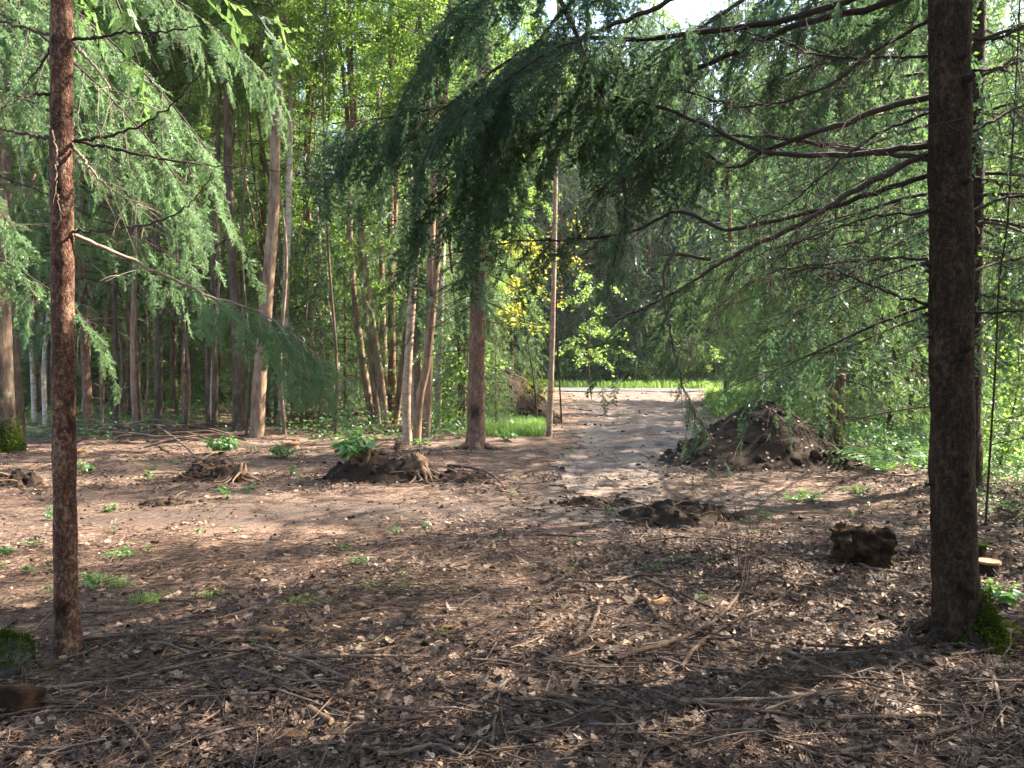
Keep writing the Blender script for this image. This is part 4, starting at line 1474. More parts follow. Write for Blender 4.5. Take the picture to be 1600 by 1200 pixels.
spruce('full', x, y, 5.0, .22, 'knee high spruce with fresh sunlit shoots right of the brown spruce')
x, y = at(540, 19)
spruce('full', x, y, 1.0, .48, 'dusky young spruce behind the left of the alder clump')
x, y = at(430, 18)
spruce('full', x, y, 2.0, .45, 'young spruce with thin dead twigs right behind the kinked trunk')
x, y = at(800, 25)
spruce('full', x, y, 4.4, .6, 'young spruce behind the left soil heap')

# ------------------------------------------------------- the wood at large
taken = []


def free(x, y, r):
    if any((x - a) ** 2 + (y - b) ** 2 < r * r for a, b in taken):
        return False
    if abs(x - float(track_mid(y))) < float(track_half(y)) + 2.6 and y < 37.5:
        return False
    return not 35.5 < y < 43


def fill(n, pxr, dr, rmin, pick, rng):
    k = tries = 0
    while k < n and tries < 4000:
        tries += 1
        d = math.sqrt(rng.uniform(dr[0] ** 2, dr[1] ** 2))
        x, y = at(rng.uniform(*pxr), d)
        if not free(x, y, rmin) or (y < 21.5 and rmin < .8 and 535 < 800 + x / y * FPX < 715) or (480 < 800 + x / y * FPX < 625 and rng.random() < .7 and y < 40):
            continue
        taken.append((x, y))
        pick(x, y, k)
        k += 1


def fill_broad(label, group, bark, leafmat='leaf_green'):
    def f(x, y, k):
        z = float(hgt(x, y))
        r = rng.uniform(.05, .095)
        w = rng.normal(size=(4, 2)) * .16
        pts = [np.array([x, y, z]), np.array([x + w[0, 0] * .5, y, z + 1.6]), np.array([x + w[1, 0], y + w[1, 1], z + 4]), np.array([x + w[2, 0] * 2, y + w[2, 1] * 2, z + 7.5]), np.array([x + w[3, 0] * 3, y + w[3, 1] * 3, z + 12.5])]
        cr = 'abc'[rng.integers(0, 3)]
        broad_tree('birch_tree' if 'birch' in bark else 'broadleaf_tree', label, group, [(pts, list(np.linspace(r, r * .25, 5)))], bark, cr, rng.uniform(2.6, 5), rng.uniform(0, 6.28), rng.uniform(.85, 1.15), leafmat)
    return f


GS, GB, GA = 'spruces deep in the wood at the left', 'birches deep in the wood at the left', 'leafy trees deep in the wood at the left'
def pick_left(x, y, k):
    u = rng.random()
    if u < .60:
        key = ['tall', 'high', 'slim', 'tall'][rng.integers(0, 4)]
        spruce(key, x, y, rng.uniform(0, 6.28), rng.uniform(.8, 1.1), {'tall': 'dark spruce trunk with drooping boughs deep in the left wood', 'high': 'tall spruce with a high crown deep in the left wood', 'slim': 'thin pole like spruce deep in the left wood'}[key],
               {'tall': 'drooping spruces deep in the left wood', 'high': 'high crowned spruces deep in the left wood', 'slim': 'thin spruces deep in the left wood'}[key])
    elif u < .78:
        fill_broad('pale birch trunk deep in the left wood', GB, 'bark_birch')(x, y, k)
    else:
        fill_broad('brown trunked leafy tree deep in the left wood', GA, 'bark_wood')(x, y, k)


fill(28, (-80, 760), (17, 25), 1.2, pick_left, rng)
fill(60, (-80, 820), (25, 35.5), 1.2, pick_left, rng)


def pick_pole(x, y, k):
    z = float(hgt(x, y))
    r = rng.uniform(.035, .06)
    w = rng.normal(size=(4, 2)) * .14
    pts = [np.array([x, y, z]), np.array([x + w[0, 0] * .4, y, z + 1.6]), np.array([x + w[1, 0], y + w[1, 1], z + 4]), np.array([x + w[2, 0] * 2, y + w[2, 1], z + 7.5]), np.array([x + w[3, 0] * 2.4, y + w[3, 1], z + 12])]
    broad_tree('broadleaf_tree', 'slender bare stem among many along the left wood edge', 'slender stems along the left wood edge', [(pts, list(np.linspace(r, r * .4, 5)))], ['bark_wood', 'bark_alder'][k % 2], 'abc'[k % 3], 7.5, k * 1.1, .8)


fill(26, (90, 730), (15.2, 21), .75, pick_pole, rng)
for px_, d_ in ((700, 48), (770, 50), (835, 49), (620, 47)):
    spruce('tall', *at(px_, d_), px_, 1.8, 'very tall spruce standing above the row beyond the road', 'very tall spruces beyond the road')


for k in range(10):
    spruce('full', *at(845 + 33 * k + (k * 37) % 17, 43.4 + (k * 13) % 5 * .45), k * 1.9, .3 + (k * 7) % 5 * .06, 'young spruce on the grassy verge across the road', 'young spruces on the verge across the road')


def pick_young(x, y, k):
    spruce('full', x, y, rng.uniform(0, 6.28), rng.uniform(.22, .5), 'young spruce in the dim understory of the left wood', 'young spruces in the left understory')


fill(44, (-80, 800), (19, 35), 1.0, pick_young, rng)


def pick_far(x, y, k):
    key = ['wide', 'full', 'tall', 'wide'][rng.integers(0, 4)]
    spruce(key, x, y, rng.uniform(0, 6.28), rng.uniform(.55, .8) if 800 + x / y * FPX > 1040 else rng.uniform(1.0, 1.35), {'wide': 'wide dark spruce in the row beyond the road', 'full': 'bushy young spruce in the row beyond the road', 'tall': 'spruce with a bare lower trunk in the row beyond the road'}[key],
           {'wide': 'wide spruces beyond the road', 'full': 'bushy spruces beyond the road', 'tall': 'bare trunked spruces beyond the road'}[key])


fill(46, (480, 1500), (46, 53), 1.7, pick_far, rng)


def pick_right(x, y, k):
    if rng.random() < .5:
        spruce('tall', x, y, rng.uniform(0, 6.28), rng.uniform(.8, 1.1), 'spruce deep in the bright wood at right', 'spruces deep in the wood at the right')
    else:
        fill_broad('leafy young tree deep in the bright wood at right', 'leafy trees in the wood at the right', 'bark_wood')(x, y, k)


fill(24, (1360, 1740), (15, 35), 1.9, pick_right, rng)

# trees that stand outside the picture and shade the clearing
for x, y, key, rz, sc in ((5.6, 3.4, 'tall', .3, 1.), (7.2, 8.4, 'full', 1.5, .8), (6.2, 5.9, 'tall', .5, 1.), (-6.4, -1.2, 'wide', 2, 1.), (-1.6, -6.2, 'wide', 1, 1.1), (3.4, -6.6, 'tall', 2, 1.), (9.4, -2.2, 'wide', 3, 1.), (10.2, 5.6, 'tall', 2.6, 1.1), (5.4, -.8, 'wide', 2.2, 1.), (8.6, 2.0, 'tall', 4.0, 1.), (1.2, -3.0, 'wide', 5, 1.), (-3.6, -2.2, 'tall', 1, 1.), (6.0, -3.2, 'high', 3.3, 1.)):
    spruce(key, x, y, rz, sc, 'spruce standing outside the picture, shading the near floor', 'shading spruces outside the picture')

# the far wood that closes every view
rng = np.random.default_rng(106)
mb = MB()
for i in range(330):
    d = rng.uniform(53, 74)
    a = rng.uniform(-.95, .95)
    x, y = math.sin(a) * d, max(math.cos(a) * d, 20)
    if y < 52 and abs(x) < 36:
        continue
    H = rng.uniform(18, 29) * (.55 if 470 < 800 + x / y * FPX < 640 else 1)
    tubes(mb, np.array([[x, y, 0], [x, y, H * .5], [x, y, H]]), np.array([.16, .1, .02]), 5, 1, .4)
    m = 230
    z = rng.uniform(.3, 1, m) ** 1 * H if rng.random() < .3 else rng.uniform(.03, 1, m) * H
    az = rng.uniform(0, 6.28, m)
    L = 3.2 * (1 - z / H) ** .7 * rng.uniform(.3, 1, m) + .2
    pos = np.stack([x + np.cos(az) * L, y + np.sin(az) * L, z - .25 * L], -1)
    put_sprays(mb, pos, np.stack([np.cos(az), np.sin(az), -rng.uniform(.5, 1.4, m)], -1), np.stack([-np.sin(az), np.cos(az), 0 * az], -1), rng.uniform(1.3, 2.4, m), 3, rng, 0)
tag(mb.build('distant_forest', [M['needle_far'], M['bark_wood']]), 'dark mass of forest far behind the road and the trees', 'forest', kind='stuff')
# ---------------------------------------------------------------- sticks
rng = np.random.default_rng(300)


def stick(name, pix, rpx, tint, label, lift=0., mat='stick', cat='stick', ends=False, group=None, taper=.55, twigs=0):
    pts = np.array([G(px, py) for px, py in pix])
    r = .82 * rpx * pts[:, 1].mean() / FPX
    pts[:, 2] += r * .75 + .030 + lift
    n = 4 * len(pts) + 4
    c = smooth_line(pts, n)
    c += rng.normal(size=c.shape) * r * (.0 if ends else .16)
    rr = np.linspace(1, taper, n) * r * (1 + (.05 if ends else .12) * rng.normal(size=n))
    root = empty(name, pts[0], label, cat, group) if ends or twigs else None
    mb = MB()
    tubes(mb, c, rr, 9, 0, np.clip(tint + rng.normal() * .03, 0, 1), cap=not ends)
    if root is None:
        o = mb.build(name, M[mat], origin=pts[0])
        return tag(o, label, cat, group)
    part(mb, 'shaft', M[mat], root)
    if twigs:
        for _ in range(twigs):
            mb = MB()
            bare_twigs(mb, c, rng, 1, .26, .0024, .2, .1, 0, 0)
            part(mb, 'side_twig', M['twig'], root)
    if ends:
        for k, s in ((0, -1), (-1, 1)):
            mb = MB()
            d = unit(c[-1] - c[-2]) if k else unit(c[1] - c[0])
            tubes(mb, np.stack([c[k] - d * .001 * s, c[k] + d * s * .003]), np.array([rr[k] * .97, rr[k] * .94]), 12, 0, .7, cap=True)
            part(mb, 'cut_end', M['chip'], root)
    return root


ST = [
    ([(50, 1092), (180, 1075), (280, 1052), (388, 1031)], 4.6, .86, 'long pale birch rod lying diagonally in front of the slim red trunk'),
    ([(62, 1108), (150, 1117), (192, 1140), (222, 1172), (244, 1212)], 5.5, .38, 'bent brown branch curving out of the frame below the pale birch rod'),
    ([(180, 1062), (280, 1032), (400, 1026)], 4, .35, 'brown rod running just behind the long pale birch rod'),
    ([(86, 1050), (118, 1036), (152, 1021)], 4, .40, 'short reddish stick right against the foot of the slim red trunk'),
    ([(128, 966), (195, 964), (231, 951)], 3.6, .42, 'sunlit curved brown stick right of the slim red trunk'),
    ([(30, 1014), (58, 990), (84, 962)], 3.6, .30, 'dark stick pointing at the slim red trunk from the left edge'),
    ([(38, 1022), (62, 1005), (86, 990)], 3.2, .5, 'paler stick below the dark one left of the slim red trunk'),
    ([(250, 946), (310, 949)], 2.8, .35, 'thin straight brown stick in the sunny litter'),
    ([(458, 1037), (550, 1036), (642, 1037)], 4.4, .80, 'straight grey white stick lying level in the left middle of the near litter'),
    ([(432, 1079), (466, 1094), (506, 1106)], 6, .22, 'thick dark red branch piece with peeling bark'),
    ([(466, 1062), (490, 1080), (507, 1098)], 4.8, .66, 'tan stick touching the thick dark red piece'),
    ([(472, 1102), (540, 1098), (606, 1085)], 5, .12, 'blackish stick right of the thick dark red piece'),
    ([(600, 1118), (640, 1122), (690, 1135)], 4.5, .62, 'greyish stick below the blackish one'),
    ([(540, 1160), (590, 1156), (642, 1145)], 5.2, .20, 'dark brown stick above the pale log at the lower edge'),
    ([(590, 1196), (640, 1188), (680, 1180), (722, 1197)], 6.5, .74, 'pale crooked log at the lower edge left of the middle'),
    ([(750, 1111), (776, 1090), (802, 1068)], 4.4, .84, 'white stick slanting up beside the middle of the near litter'),
    ([(768, 1176), (774, 1135), (780, 1094)], 4, .70, 'upright looking grey stick below the slanting white one'),
    ([(565, 1031), (600, 1024), (632, 1017)], 3.4, .70, 'short pale stick just behind the level grey white stick'),
    ([(800, 1105), (868, 1108), (906, 1126), (950, 1151)], 3.6, .78, 'long pale stick with a downward bend left of the white poles'),
    ([(856, 1098), (910, 1108), (980, 1120)], 5.5, .72, 'stout grey stick lying along the bent pale one'),
    ([(895, 1021), (924, 992), (940, 942)], 5.2, .42, 'brown stick pointing up toward the black clods'),
    ([(1003, 940), (1015, 958), (1029, 981)], 5.4, .44, 'short thick reddish billet near the orange rotten wood'),
    ([(1010, 914), (1060, 935), (1112, 960)], 4.2, .40, 'brown stick sloping past the orange rotten wood'),
    ([(880, 916), (958, 916), (1000, 906), (1082, 910)], 3, .82, 'thin pale forked rod behind the orange rotten wood'),
    ([(1062, 1110), (1200, 1106), (1320, 1094)], 5.6, .90, 'long white birch pole lying level in the near litter'),
    ([(1064, 1107), (1130, 1118), (1245, 1131)], 5.0, .52, 'brown pole crossing under the long white birch pole'),
    ([(1308, 1138), (1400, 1134), (1496, 1132)], 6.2, .34, 'thick dark pole with lichen at the lower right'),
    ([(1425, 1170), (1480, 1158), (1536, 1141)], 6.5, .42, 'rusty brown pole below the thick dark one'),
    ([(1230, 1029), (1340, 1075), (1422, 1095)], 4.2, .64, 'long greyish rod slanting toward the mossy tree foot'),
    ([(1556, 1080), (1562, 1110), (1566, 1152)], 3.6, .98, 'bright white twig standing out at the right edge'),
    ([(1450, 1105), (1474, 1110), (1500, 1113)], 4, .76, 'short pale rod above the thick dark pole'),
    ([(1312, 1112), (1360, 1130), (1440, 1140)], 3.4, .5, 'slim tan rod left of the thick dark pole'),
    ([(1312, 1192), (1345, 1184), (1382, 1176)], 6, .62, 'grey stub at the lower edge right of the middle'),
    ([(1200, 914), (1290, 931), (1382, 956)], 3, .66, 'thin straw coloured rod below the rotten log chunk'),
    ([(1350, 894), (1400, 902), (1446, 911)], 3, .74, 'pale thin stick running from the rotten chunk to the thick trunk'),
    ([(1200, 955), (1225, 940), (1270, 890)], 2.6, .55, 'fine brown rod rising left of the rotten log chunk'),
    ([(1360, 742), (1400, 748), (1432, 746)], 2.4, .9, 'whitish branch on the shaded moss right of the soil mound'),
    ([(700, 731), (748, 738), (772, 750), (790, 770)], 2.6, .4, 'bent brown branch lying right of the pale torn stump'),
    ([(1270, 735), (1276, 712), (1277, 690)], 2.4, .95, 'white twig leaning on the right end of the soil mound'),
    ([(1560, 800), (1600, 812), (1640, 818)], 3, .5, 'brown stick at the right edge behind the thick trunk'),
    ([(130, 1010), (230, 1000), (330, 1004)], 3.2, .46, 'long thin rod in the sun and shade border right of the red trunk'),
    ([(240, 1058), (270, 1010), (300, 985)], 2.2, .60, 'thin pale twig arching near the long rods'),
    ([(840, 842), (880, 843), (905, 846)], 3, .35, 'small dark stick on the open floor before the black clods'),
    ([(1010, 852), (1060, 846), (1130, 850)], 2.6, .5, 'brown stick lying just below the black clods'),
    ([(700, 1000), (735, 990), (770, 968)], 2.6, .5, 'faint brown stick in the middle of the litter'),
    ([(680, 1170), (740, 1188), (800, 1206)], 4, .5, 'tan rod leaving the lower edge left of the middle'),
    ([(1000, 1190), (1080, 1165), (1130, 1150)], 4, .3, 'dark rod at the lower edge below the brown pole'),
    ([(880, 1200), (905, 1180), (925, 1170)], 6, .66, 'short thick pale stub at the lower edge near the middle'),
    ([(300, 1150), (345, 1120), (352, 1090)], 2.4, .68, 'pale twig between the bent brown branch and the thick dark red piece'),
    ([(1190, 1160), (1290, 1185), (1400, 1215)], 4, .26, 'long dark rod running out of the lower edge at right'),
    ([(1240, 1180), (1290, 1196), (1330, 1202)], 4.6, .7, 'pale stick at the lower edge below the long dark rod'),
]
for pix, r, t, lab in ST:
    stick('fallen_stick', pix, r, t, lab, twigs=3 if r < 4.5 and len(pix) > 2 else 0)
stick('wood_billet', [(484, 1122), (500, 1134), (518, 1143)], 8, .42, 'stubby tan billet with an orange cut face near the lower left', ends=True, cat='wood', taper=.9)
stick('branch', [(962, 1040), (1055, 1012), (1110, 985), (1148, 948), (1162, 918)], 5, .40, 'long bent brown branch sweeping up to the dry brush right of the middle', cat='branch', twigs=8)
stick('branch', [(1064, 1057), (1088, 1022), (1140, 984), (1215, 954)], 4.4, .48, 'forked brown branch crossing the lower end of the long bent one', cat='branch', twigs=6)

for i in range(60):
    px, py = rng.uniform(0, 1600), 1010 + 185 * rng.random()
    l = rng.uniform(60, 190) * (py - 560) / 600
    a = rng.normal(0, .45)
    pale = rng.random() < .45
    bend = rng.normal() * .12 * l
    stick('thin_rod', [(px - l * .5, py - l * .5 * np.sin(a) * .45), (px, py + bend * .4), (px + l * .5, py + l * .5 * np.sin(a) * .45)], rng.uniform(1.4, 3.2), rng.uniform(.7, .95) if pale else rng.uniform(.2, .5),
          'thin pale grey rod among many lying in the near litter' if pale else 'thin dark brown rod among many lying in the near litter', .01, cat='stick', group='thin pale rods in the near litter' if pale else 'thin brown rods in the near litter')

# brushwood pile at the wood edge
for i in range(34):
    px = rng.uniform(105, 330)
    py = rng.uniform(676, 700)
    g = G(px, py)
    a = rng.normal(0, .35) + (3.14 if rng.random() < .5 else 0)
    l = rng.uniform(.5, 1.6)
    t = np.linspace(-.5, .5, 7)
    z0 = rng.uniform(.02, .34) * (1 - abs(px - 220) / 170)
    c = np.stack([g[0] + np.cos(a) * l * t, g[1] + np.sin(a) * l * t * .6, 0 * t], -1)
    c[:, 2] = hgt(c[:, 0], c[:, 1]) + .03 + max(0, z0) + rng.normal() * .12 * t + .06 * np.cos(t * 3)
    c[:, 2] = np.maximum(c[:, 2], hgt(c[:, 0], c[:, 1]) + .015)
    mb = MB()
    tubes(mb, c, np.linspace(1, .5, 7) * rng.uniform(.008, .03), 7, 0, rng.uniform(.15, .85), cap=True)
    if i % 2 == 0:
        bare_twigs(mb, c, rng, 8, .4, .004, .1, .1, 0, 1)
    tag(mb.build('brushwood_branch', M['stick'], origin=c[0]), 'grey brown branch in the brushwood pile at the left wood edge', 'branch', 'branches of the brushwood pile')
stick('brushwood_pole', [(112, 682), (200, 690), (330, 704)], 3, .72, 'long pale pole sticking out along the front of the brushwood pile', .10, cat='pole')
stick('leaning_pole', [(238, 676), (280, 705), (322, 748)], 2.4, .74, 'pale pole leaning down from the brushwood pile onto the clod heap', .12, cat='pole')
for pix, lab in (([(480, 668), (560, 660), (640, 662)], 'mossy fallen trunk in the dim wood behind the alder clump'), ([(455, 668), (500, 650), (560, 628)], 'grey fallen trunk tilted in the dim wood left of the alder clump')):
    stick('fallen_log', pix, 5, .45, lab, .15, cat='log', twigs=6)

# ------------------------------------------------ stumps, chunks, stones
def torn_stump(px, py, h, r, label, seed, spread=.45, lean=0.):
    rng = np.random.default_rng(seed)
    g = G(px, py)
    root = empty('torn_stump', g, label, 'stump')
    mb = MB()
    big_lump(mb, g + np.array([0, 0, h * .45]), (r, r, h * .62), seed, .5, 0, freq=2.4, tint=.45)
    for k in range(9):      # splintered spikes of wood
        a = rng.uniform(0, 6.28)
        b = g + np.array([np.cos(a) * r * .55, np.sin(a) * r * .4, h * .5])
        tip = b + np.array([np.cos(a) * r * .35 + lean, 0, h * rng.uniform(.35, .75)])
        tubes(mb, np.array([b, (b + tip) / 2 + rng.normal(size=3) * .012, tip]), np.array([r * .26, r * .17, .006]), 6, 0, rng.uniform(.4, 1))
    part(mb, 'wood', M['root'], root)
    for k in range(13):
        a = rng.uniform(-3.4, .3)
        l = spread * rng.uniform(.5, 1.2)
        t = np.linspace(0, 1, 8)
        X = g[0] + np.cos(a) * (r * .5 + l * t) + .03 * np.sin(t * 5 + k)
        Y = g[1] + np.sin(a) * (r * .4 + l * t * .8)
        Z = np.maximum(g[2] + h * .55 * (1 - t) ** 1.5 * rng.uniform(.5, 1.5), hgt(X, Y) + .012)
        mb = MB()
        tubes(mb, np.stack([X, Y, Z], -1), np.linspace(r * .26, .006, 8) * rng.uniform(.5, 1.1), 7, 0, rng.uniform(.25, 1))
        part(mb, 'root', M['root'], root)
    return g


gA = torn_stump(566, 748, .46, .14, 'splintered brown stump standing on the black soil bank, half covered by a leafy plant', 401, .35, .02)
gB = torn_stump(650, 748, .30, .17, 'low torn stump with pale roots clawing outward beside the black soil bank', 402, .5)
torn_stump(375, 752, .22, .09, 'small torn root stock at the right end of the clod heap', 403, .35)
torn_stump(622, 700, .12, .06, 'tiny dark broken stump just before the alder clump', 404, .12)

g = G(1352, 884)
root = empty('rotten_log_chunk', g, 'broken chunk of dark rotten log lying left of the thick right trunk', 'log chunk')
mb = MB()
ph = np.linspace(0, 2 * np.pi, 60, endpoint=False)
us = np.linspace(-1, 1, 30)
U, A = np.meshgrid(us, ph, indexing='ij')
r = .15 * (1 + .42 * fbm(np.stack([np.cos(A) * 2, np.sin(A) * 2, U * 1.6], -1), 4, 9) + .30 * fbm(np.stack([np.cos(A) * 7, np.sin(A) * 7, U * 6], -1), 3, 19)) * (1 - .10 * np.abs(U) ** 6)
# short fat drum lying on its side, axis turned a little to the viewer
ax, ay = np.array([.93, -.36, .05]), np.array([.36, .93, 0.])
V = g + np.array([0, .06, .13]) + U[..., None] * .20 * ax + (np.cos(A) * r)[..., None] * ay + (np.sin(A) * r)[..., None] * np.array([0, 0, 1.]) + (.05 * fbm(np.stack([np.cos(A) * 3, np.sin(A) * 3, U * 3], -1), 3, 23))[..., None] * ax
i = np.arange(V.shape[0] * 60).reshape(-1, 60)
nx = np.roll(i, -1, 1)
mb.add(V.reshape(-1, 3), np.stack([i[:-1], nx[:-1], nx[1:], i[1:]], -1).reshape(-1, 4), 0, .45)
part(mb, 'bark', M['rot'], root)
for s, row in ((-1, 0), (1, -1)):
    mb = MB()
    ring = V[row]
    c = ring.mean(0)
    vs, n = [], 60
    for f in (1, .8, .55, .3, .08):
        w = c + (ring - c) * f
        vs.append(w + ax * s * (.03 * fbm(w * 22, 3, 5)[:, None] - .035 * (1 - f)))
    vs = np.array(vs)
    i = np.arange(vs.shape[0] * n).reshape(-1, n)
    nx = np.roll(i, -1, 1)
    mb.add(vs.reshape(-1, 3), np.stack([i[:-1], nx[:-1], nx[1:], i[1:]], -1).reshape(-1, 4), 0, .62)
    part(mb, 'broken_end', M['rot'], root)
for _ in range(26):
    q = g + np.array([0, .05, .0]) + rng.normal(size=3) * np.array([.2, .12, 0])
    q[2] = hgt(q[0], q[1]) + .008
    mb = MB()
    lumps(mb, q[None], rng.uniform(.008, .04), rng, 0, rng.uniform(.2, .9))
    part(mb, 'crumb', M['rot'], root)


def cut_stump(px, py, r, h, label, bark='bark_right', tilt=0., face='chip'):
    g = G(px, py)
    root = empty('cut_stump', g, label, 'stump')
    mb = MB()
    trunk_mesh(mb, [g - np.array([0, 0, .05]), g + np.array([0, 0, h * .5]), g + np.array([tilt, 0, h])], [r * 1.1, r, r * .96], sides=26, step=.02, flare=.2, rough=.08, flare_h=.05)
    part(mb, 'bark', M[bark], root)
    mb = MB()
    tubes(mb, np.array([g + np.array([tilt, 0, h - .012]), g + np.array([tilt, 0, h + .004])]), np.array([r * .97, r * .93]), 26, 0, .42, cap=True)
    part(mb, 'cut_face', M[face], root)


cut_stump(1544, 902, .085, .12, 'fresh cut stump with a pale top just right of the thick right trunk')
cut_stump(1528, 880, .07, .15, 'mossy older stump touching the back of the pale topped one', face='moss')
cut_stump(457, 700, .14, .10, 'low cut stump with an orange face behind the small green bush', 'bark_mid')
cut_stump(122, 712, .12, .09, 'cut stump with a pale slanting face just right of the slim red trunk', 'bark_mid')
cut_stump(298, 1012, .022, .045, 'finger thick cut stub in the litter before the split wood', 'bark_left')
cut_stump(98, 1042, .02, .05, 'small cut stub at the very foot of the slim red trunk', 'bark_left')


def stone(px, py, size, label, seed, mat, name='boulder', cat='rock', mossy=0):
    rng = np.random.default_rng(seed)
    g = G(px, py)
    root = empty(name, g, label, cat)
    mb = MB()
    ang = name == 'wood_block'
    big_lump(mb, g + np.array([0, 0, size[2] * .45]), size, seed, .5 if ang else .28, 0, freq=1.3, tint=.35, **({'cube': True} if ang else {}))
    part(mb, 'body', M[mat], root, smooth=not ang)
    if mossy:
        mb2 = MB()
        v = mb.v[0]
        c = v.mean(0)
        k = rng.integers(0, len(v), mossy)
        p = v[k] + rng.normal(size=(mossy, 3)) * .012
        nr = unit(v[k] - c)
        ok = nr[:, 2] > .1 + .3 * fbm(p * 9, 2, 3)
        leaves(mb2, p[ok], nr[ok] + rng.normal(size=(ok.sum(), 3)) * .8, rng.uniform(.012, .03, ok.sum()), rng, 0, None, aspect=.4)
        part(mb2, 'moss', M['moss'], root)


stone(8, 1052, (.13, .13, .13), 'rounded stone capped with green moss at the left edge', 411, 'stone', mossy=5500)
stone(28, 1112, (.10, .07, .085), 'dark angular wood block below the mossy stone at the left edge', 412, 'rot', 'wood_block', 'wood')
for px, py, s, lab in ((1040, 822, .05, 'pale grey stone among the black clods'), (1068, 828, .045, 'smaller grey stone right of the pale one in the black clods'), (727, 742, .05, 'flat pale stone right of the torn pale stump'), (122, 868, .035, 'small white stone right of the slim red trunk'), (340, 838, .03, 'light pebble on the sunny floor at left')):
    stone(px, py, (s * 1.2, s, s * .7), lab, int(px), 'stone', 'stone', 'stone')

# split and rotten wood
def slab_wood(px, py, l, w, h, ang, label, seed, tint=.6, mat='chip'):
    rng = np.random.default_rng(seed)
    g = G(px, py)
    mb = MB()
    u = np.linspace(-1, 1, 18)
    na = 7
    a = np.linspace(0, 2 * np.pi, na, endpoint=False) + rng.uniform(0, 1)
    a = a + rng.normal(size=na) * .18
    U, A = np.meshgrid(u, a, indexing='ij')
    ridge = 1 + .3 * rng.normal(size=na)[None]
    k = ridge * (1 - np.abs(U) ** 7 * .35) * (1 + .55 * fbm(np.stack([U * 2.2 + seed, np.cos(A) * 1.7, np.sin(A) * 1.7], -1), 4, seed))
    X = U * l * .5 * (1 + .16 * rng.normal(size=na)[None]) + .012 * fbm(np.stack([U * 5, A, A], -1), 3, seed + 2)
    Y, Z = np.cos(A) * w * .5 * k + .18 * w * np.sin(U * 2.3 + seed), np.sin(A) * h * .5 * k
    V = np.stack([X * np.cos(ang) - Y * np.sin(ang), X * np.sin(ang) + Y * np.cos(ang), Z + h * .35], -1) + g
    V[0], V[-1] = V[0].mean(0) * .7 + V[0] * .3, V[-1].mean(0) * .7 + V[-1] * .3
    i = np.arange(18 * na).reshape(18, na)
    nx = np.roll(i, -1, 1)
    mb.add(V.reshape(-1, 3), np.stack([i[:-1], nx[:-1], nx[1:], i[1:]], -1).reshape(-1, 4), 0, tint)
    mb.f.append(i[0][::-1][None].repeat(1, 0)); mb.m.append((0, 1))
    mb.f.append(i[-1][None]); mb.m.append((0, 1))
    tag(mb.build('split_wood', M[mat], origin=g, smooth=False), label, 'wood')


for i, (px, py, l, w, h, a, t, lab) in enumerate((
    (422, 990, .22, .09, .07, -.12, .62, 'rounded sandy block of split wood, biggest of the pale pieces'),
    (375, 1004, .34, .05, .035, .1, .45, 'long orange brown splinter left of the sandy block'),
    (460, 1002, .22, .045, .03, .25, .35, 'rusty splinter right of the sandy block'),
    (385, 990, .25, .03, .02, -.05, .8, 'yellow splinter on top edge behind the sandy block'),
    (545, 965, .16, .05, .03, .3, .5, 'crumbling tan wood right of the split pieces'),
    (560, 950, .12, .06, .04, -.4, .5, 'small brown crumbling wood behind the tan one'),
    (515, 925, .12, .06, .03, .4, .4, 'tan wedge of wood on the sunny litter edge'),
    (640, 955, .12, .06, .02, .1, .35, 'orange bark flake in the middle of the litter'),
    (700, 980, .08, .05, .02, -.4, .5, 'small rust coloured bark flake right of the orange one'),
    (1035, 945, .16, .09, .04, .2, .3, 'orange rotten wood crumbling among the twigs'),
    (1052, 928, .12, .06, .03, -.2, .4, 'second bit of orange rotten wood behind the first'),
    (460, 1155, .10, .06, .045, .5, .4, 'reddish bark lump at the lower left beside the billet'),
    (1590, 1010, .2, .1, .05, 1.0, .25, 'rusty root bark at the right edge by the mossy foot'),
    (690, 985, .10, .03, .012, .6, .6, 'thin tan wood chip left of the small rust flake'),
    (1165, 890, .09, .05, .03, .6, .4, 'brown chip at the foot of the dry brush'),
)):
    slab_wood(px, py, l, w, h, a, lab, 500 + i, t)


# ---------------------------------------------------------------- plants
def herb(px, py, w, h, n, size, label, seed, mat='herb', name='green_plant', cat='plant', base=None, stems=None, tint=None):
    """leafy herb: thin stems out of one foot, leaves along them"""
    rng = np.random.default_rng(seed)
    g = G(px, py) if base is None else np.asarray(base, float)
    root = empty(name, g, label, cat)
    ns = stems or max(5, n // 9)
    a = rng.uniform(0, 6.28, ns)
    rad = w * .5 * np.sqrt(rng.random(ns))
    u = np.linspace(0, 1, 6)
    hh = h * rng.uniform(.6, 1.1, ns) * (1.05 - .45 * rad / (w * .5))
    C = np.stack([g[0] + np.cos(a)[:, None] * rad[:, None] * u ** .8, g[1] + np.sin(a)[:, None] * rad[:, None] * u ** .8,
                  g[2] + hh[:, None] * (1.35 * u - .35 * u * u)], -1)
    mb = MB()
    tubes(mb, C, np.linspace(1, .5, 6)[None] * .0028 * np.ones((ns, 1)) * max(1, size / .05), 3, 0, .6)
    part(mb, 'stem', M['herb'], root)
    mb = MB()
    k = rng.integers(0, ns, n)
    t = rng.uniform(.35, 1, n)
    i = np.minimum((t * 5).astype(int), 4)
    f = (t * 5 - i)[:, None]
    p = C[k, i] * (1 - f) + C[k, i + 1] * f
    out = unit(np.stack([p[:, 0] - g[0], p[:, 1] - g[1], 0 * t], -1) + rng.normal(size=(n, 3)) * .05)
    leaves(mb, p, np.array([0, 0, 1.]) + out * .35 + rng.normal(size=(n, 3)) * .35, size * rng.uniform(.5, 1.25, n), rng, 0, None if tint is None else np.clip(rng.normal(tint, .2, n), 0, 1), aspect=.6, droop=.15)
    part(mb, 'leaves', M[mat], root)
    return root


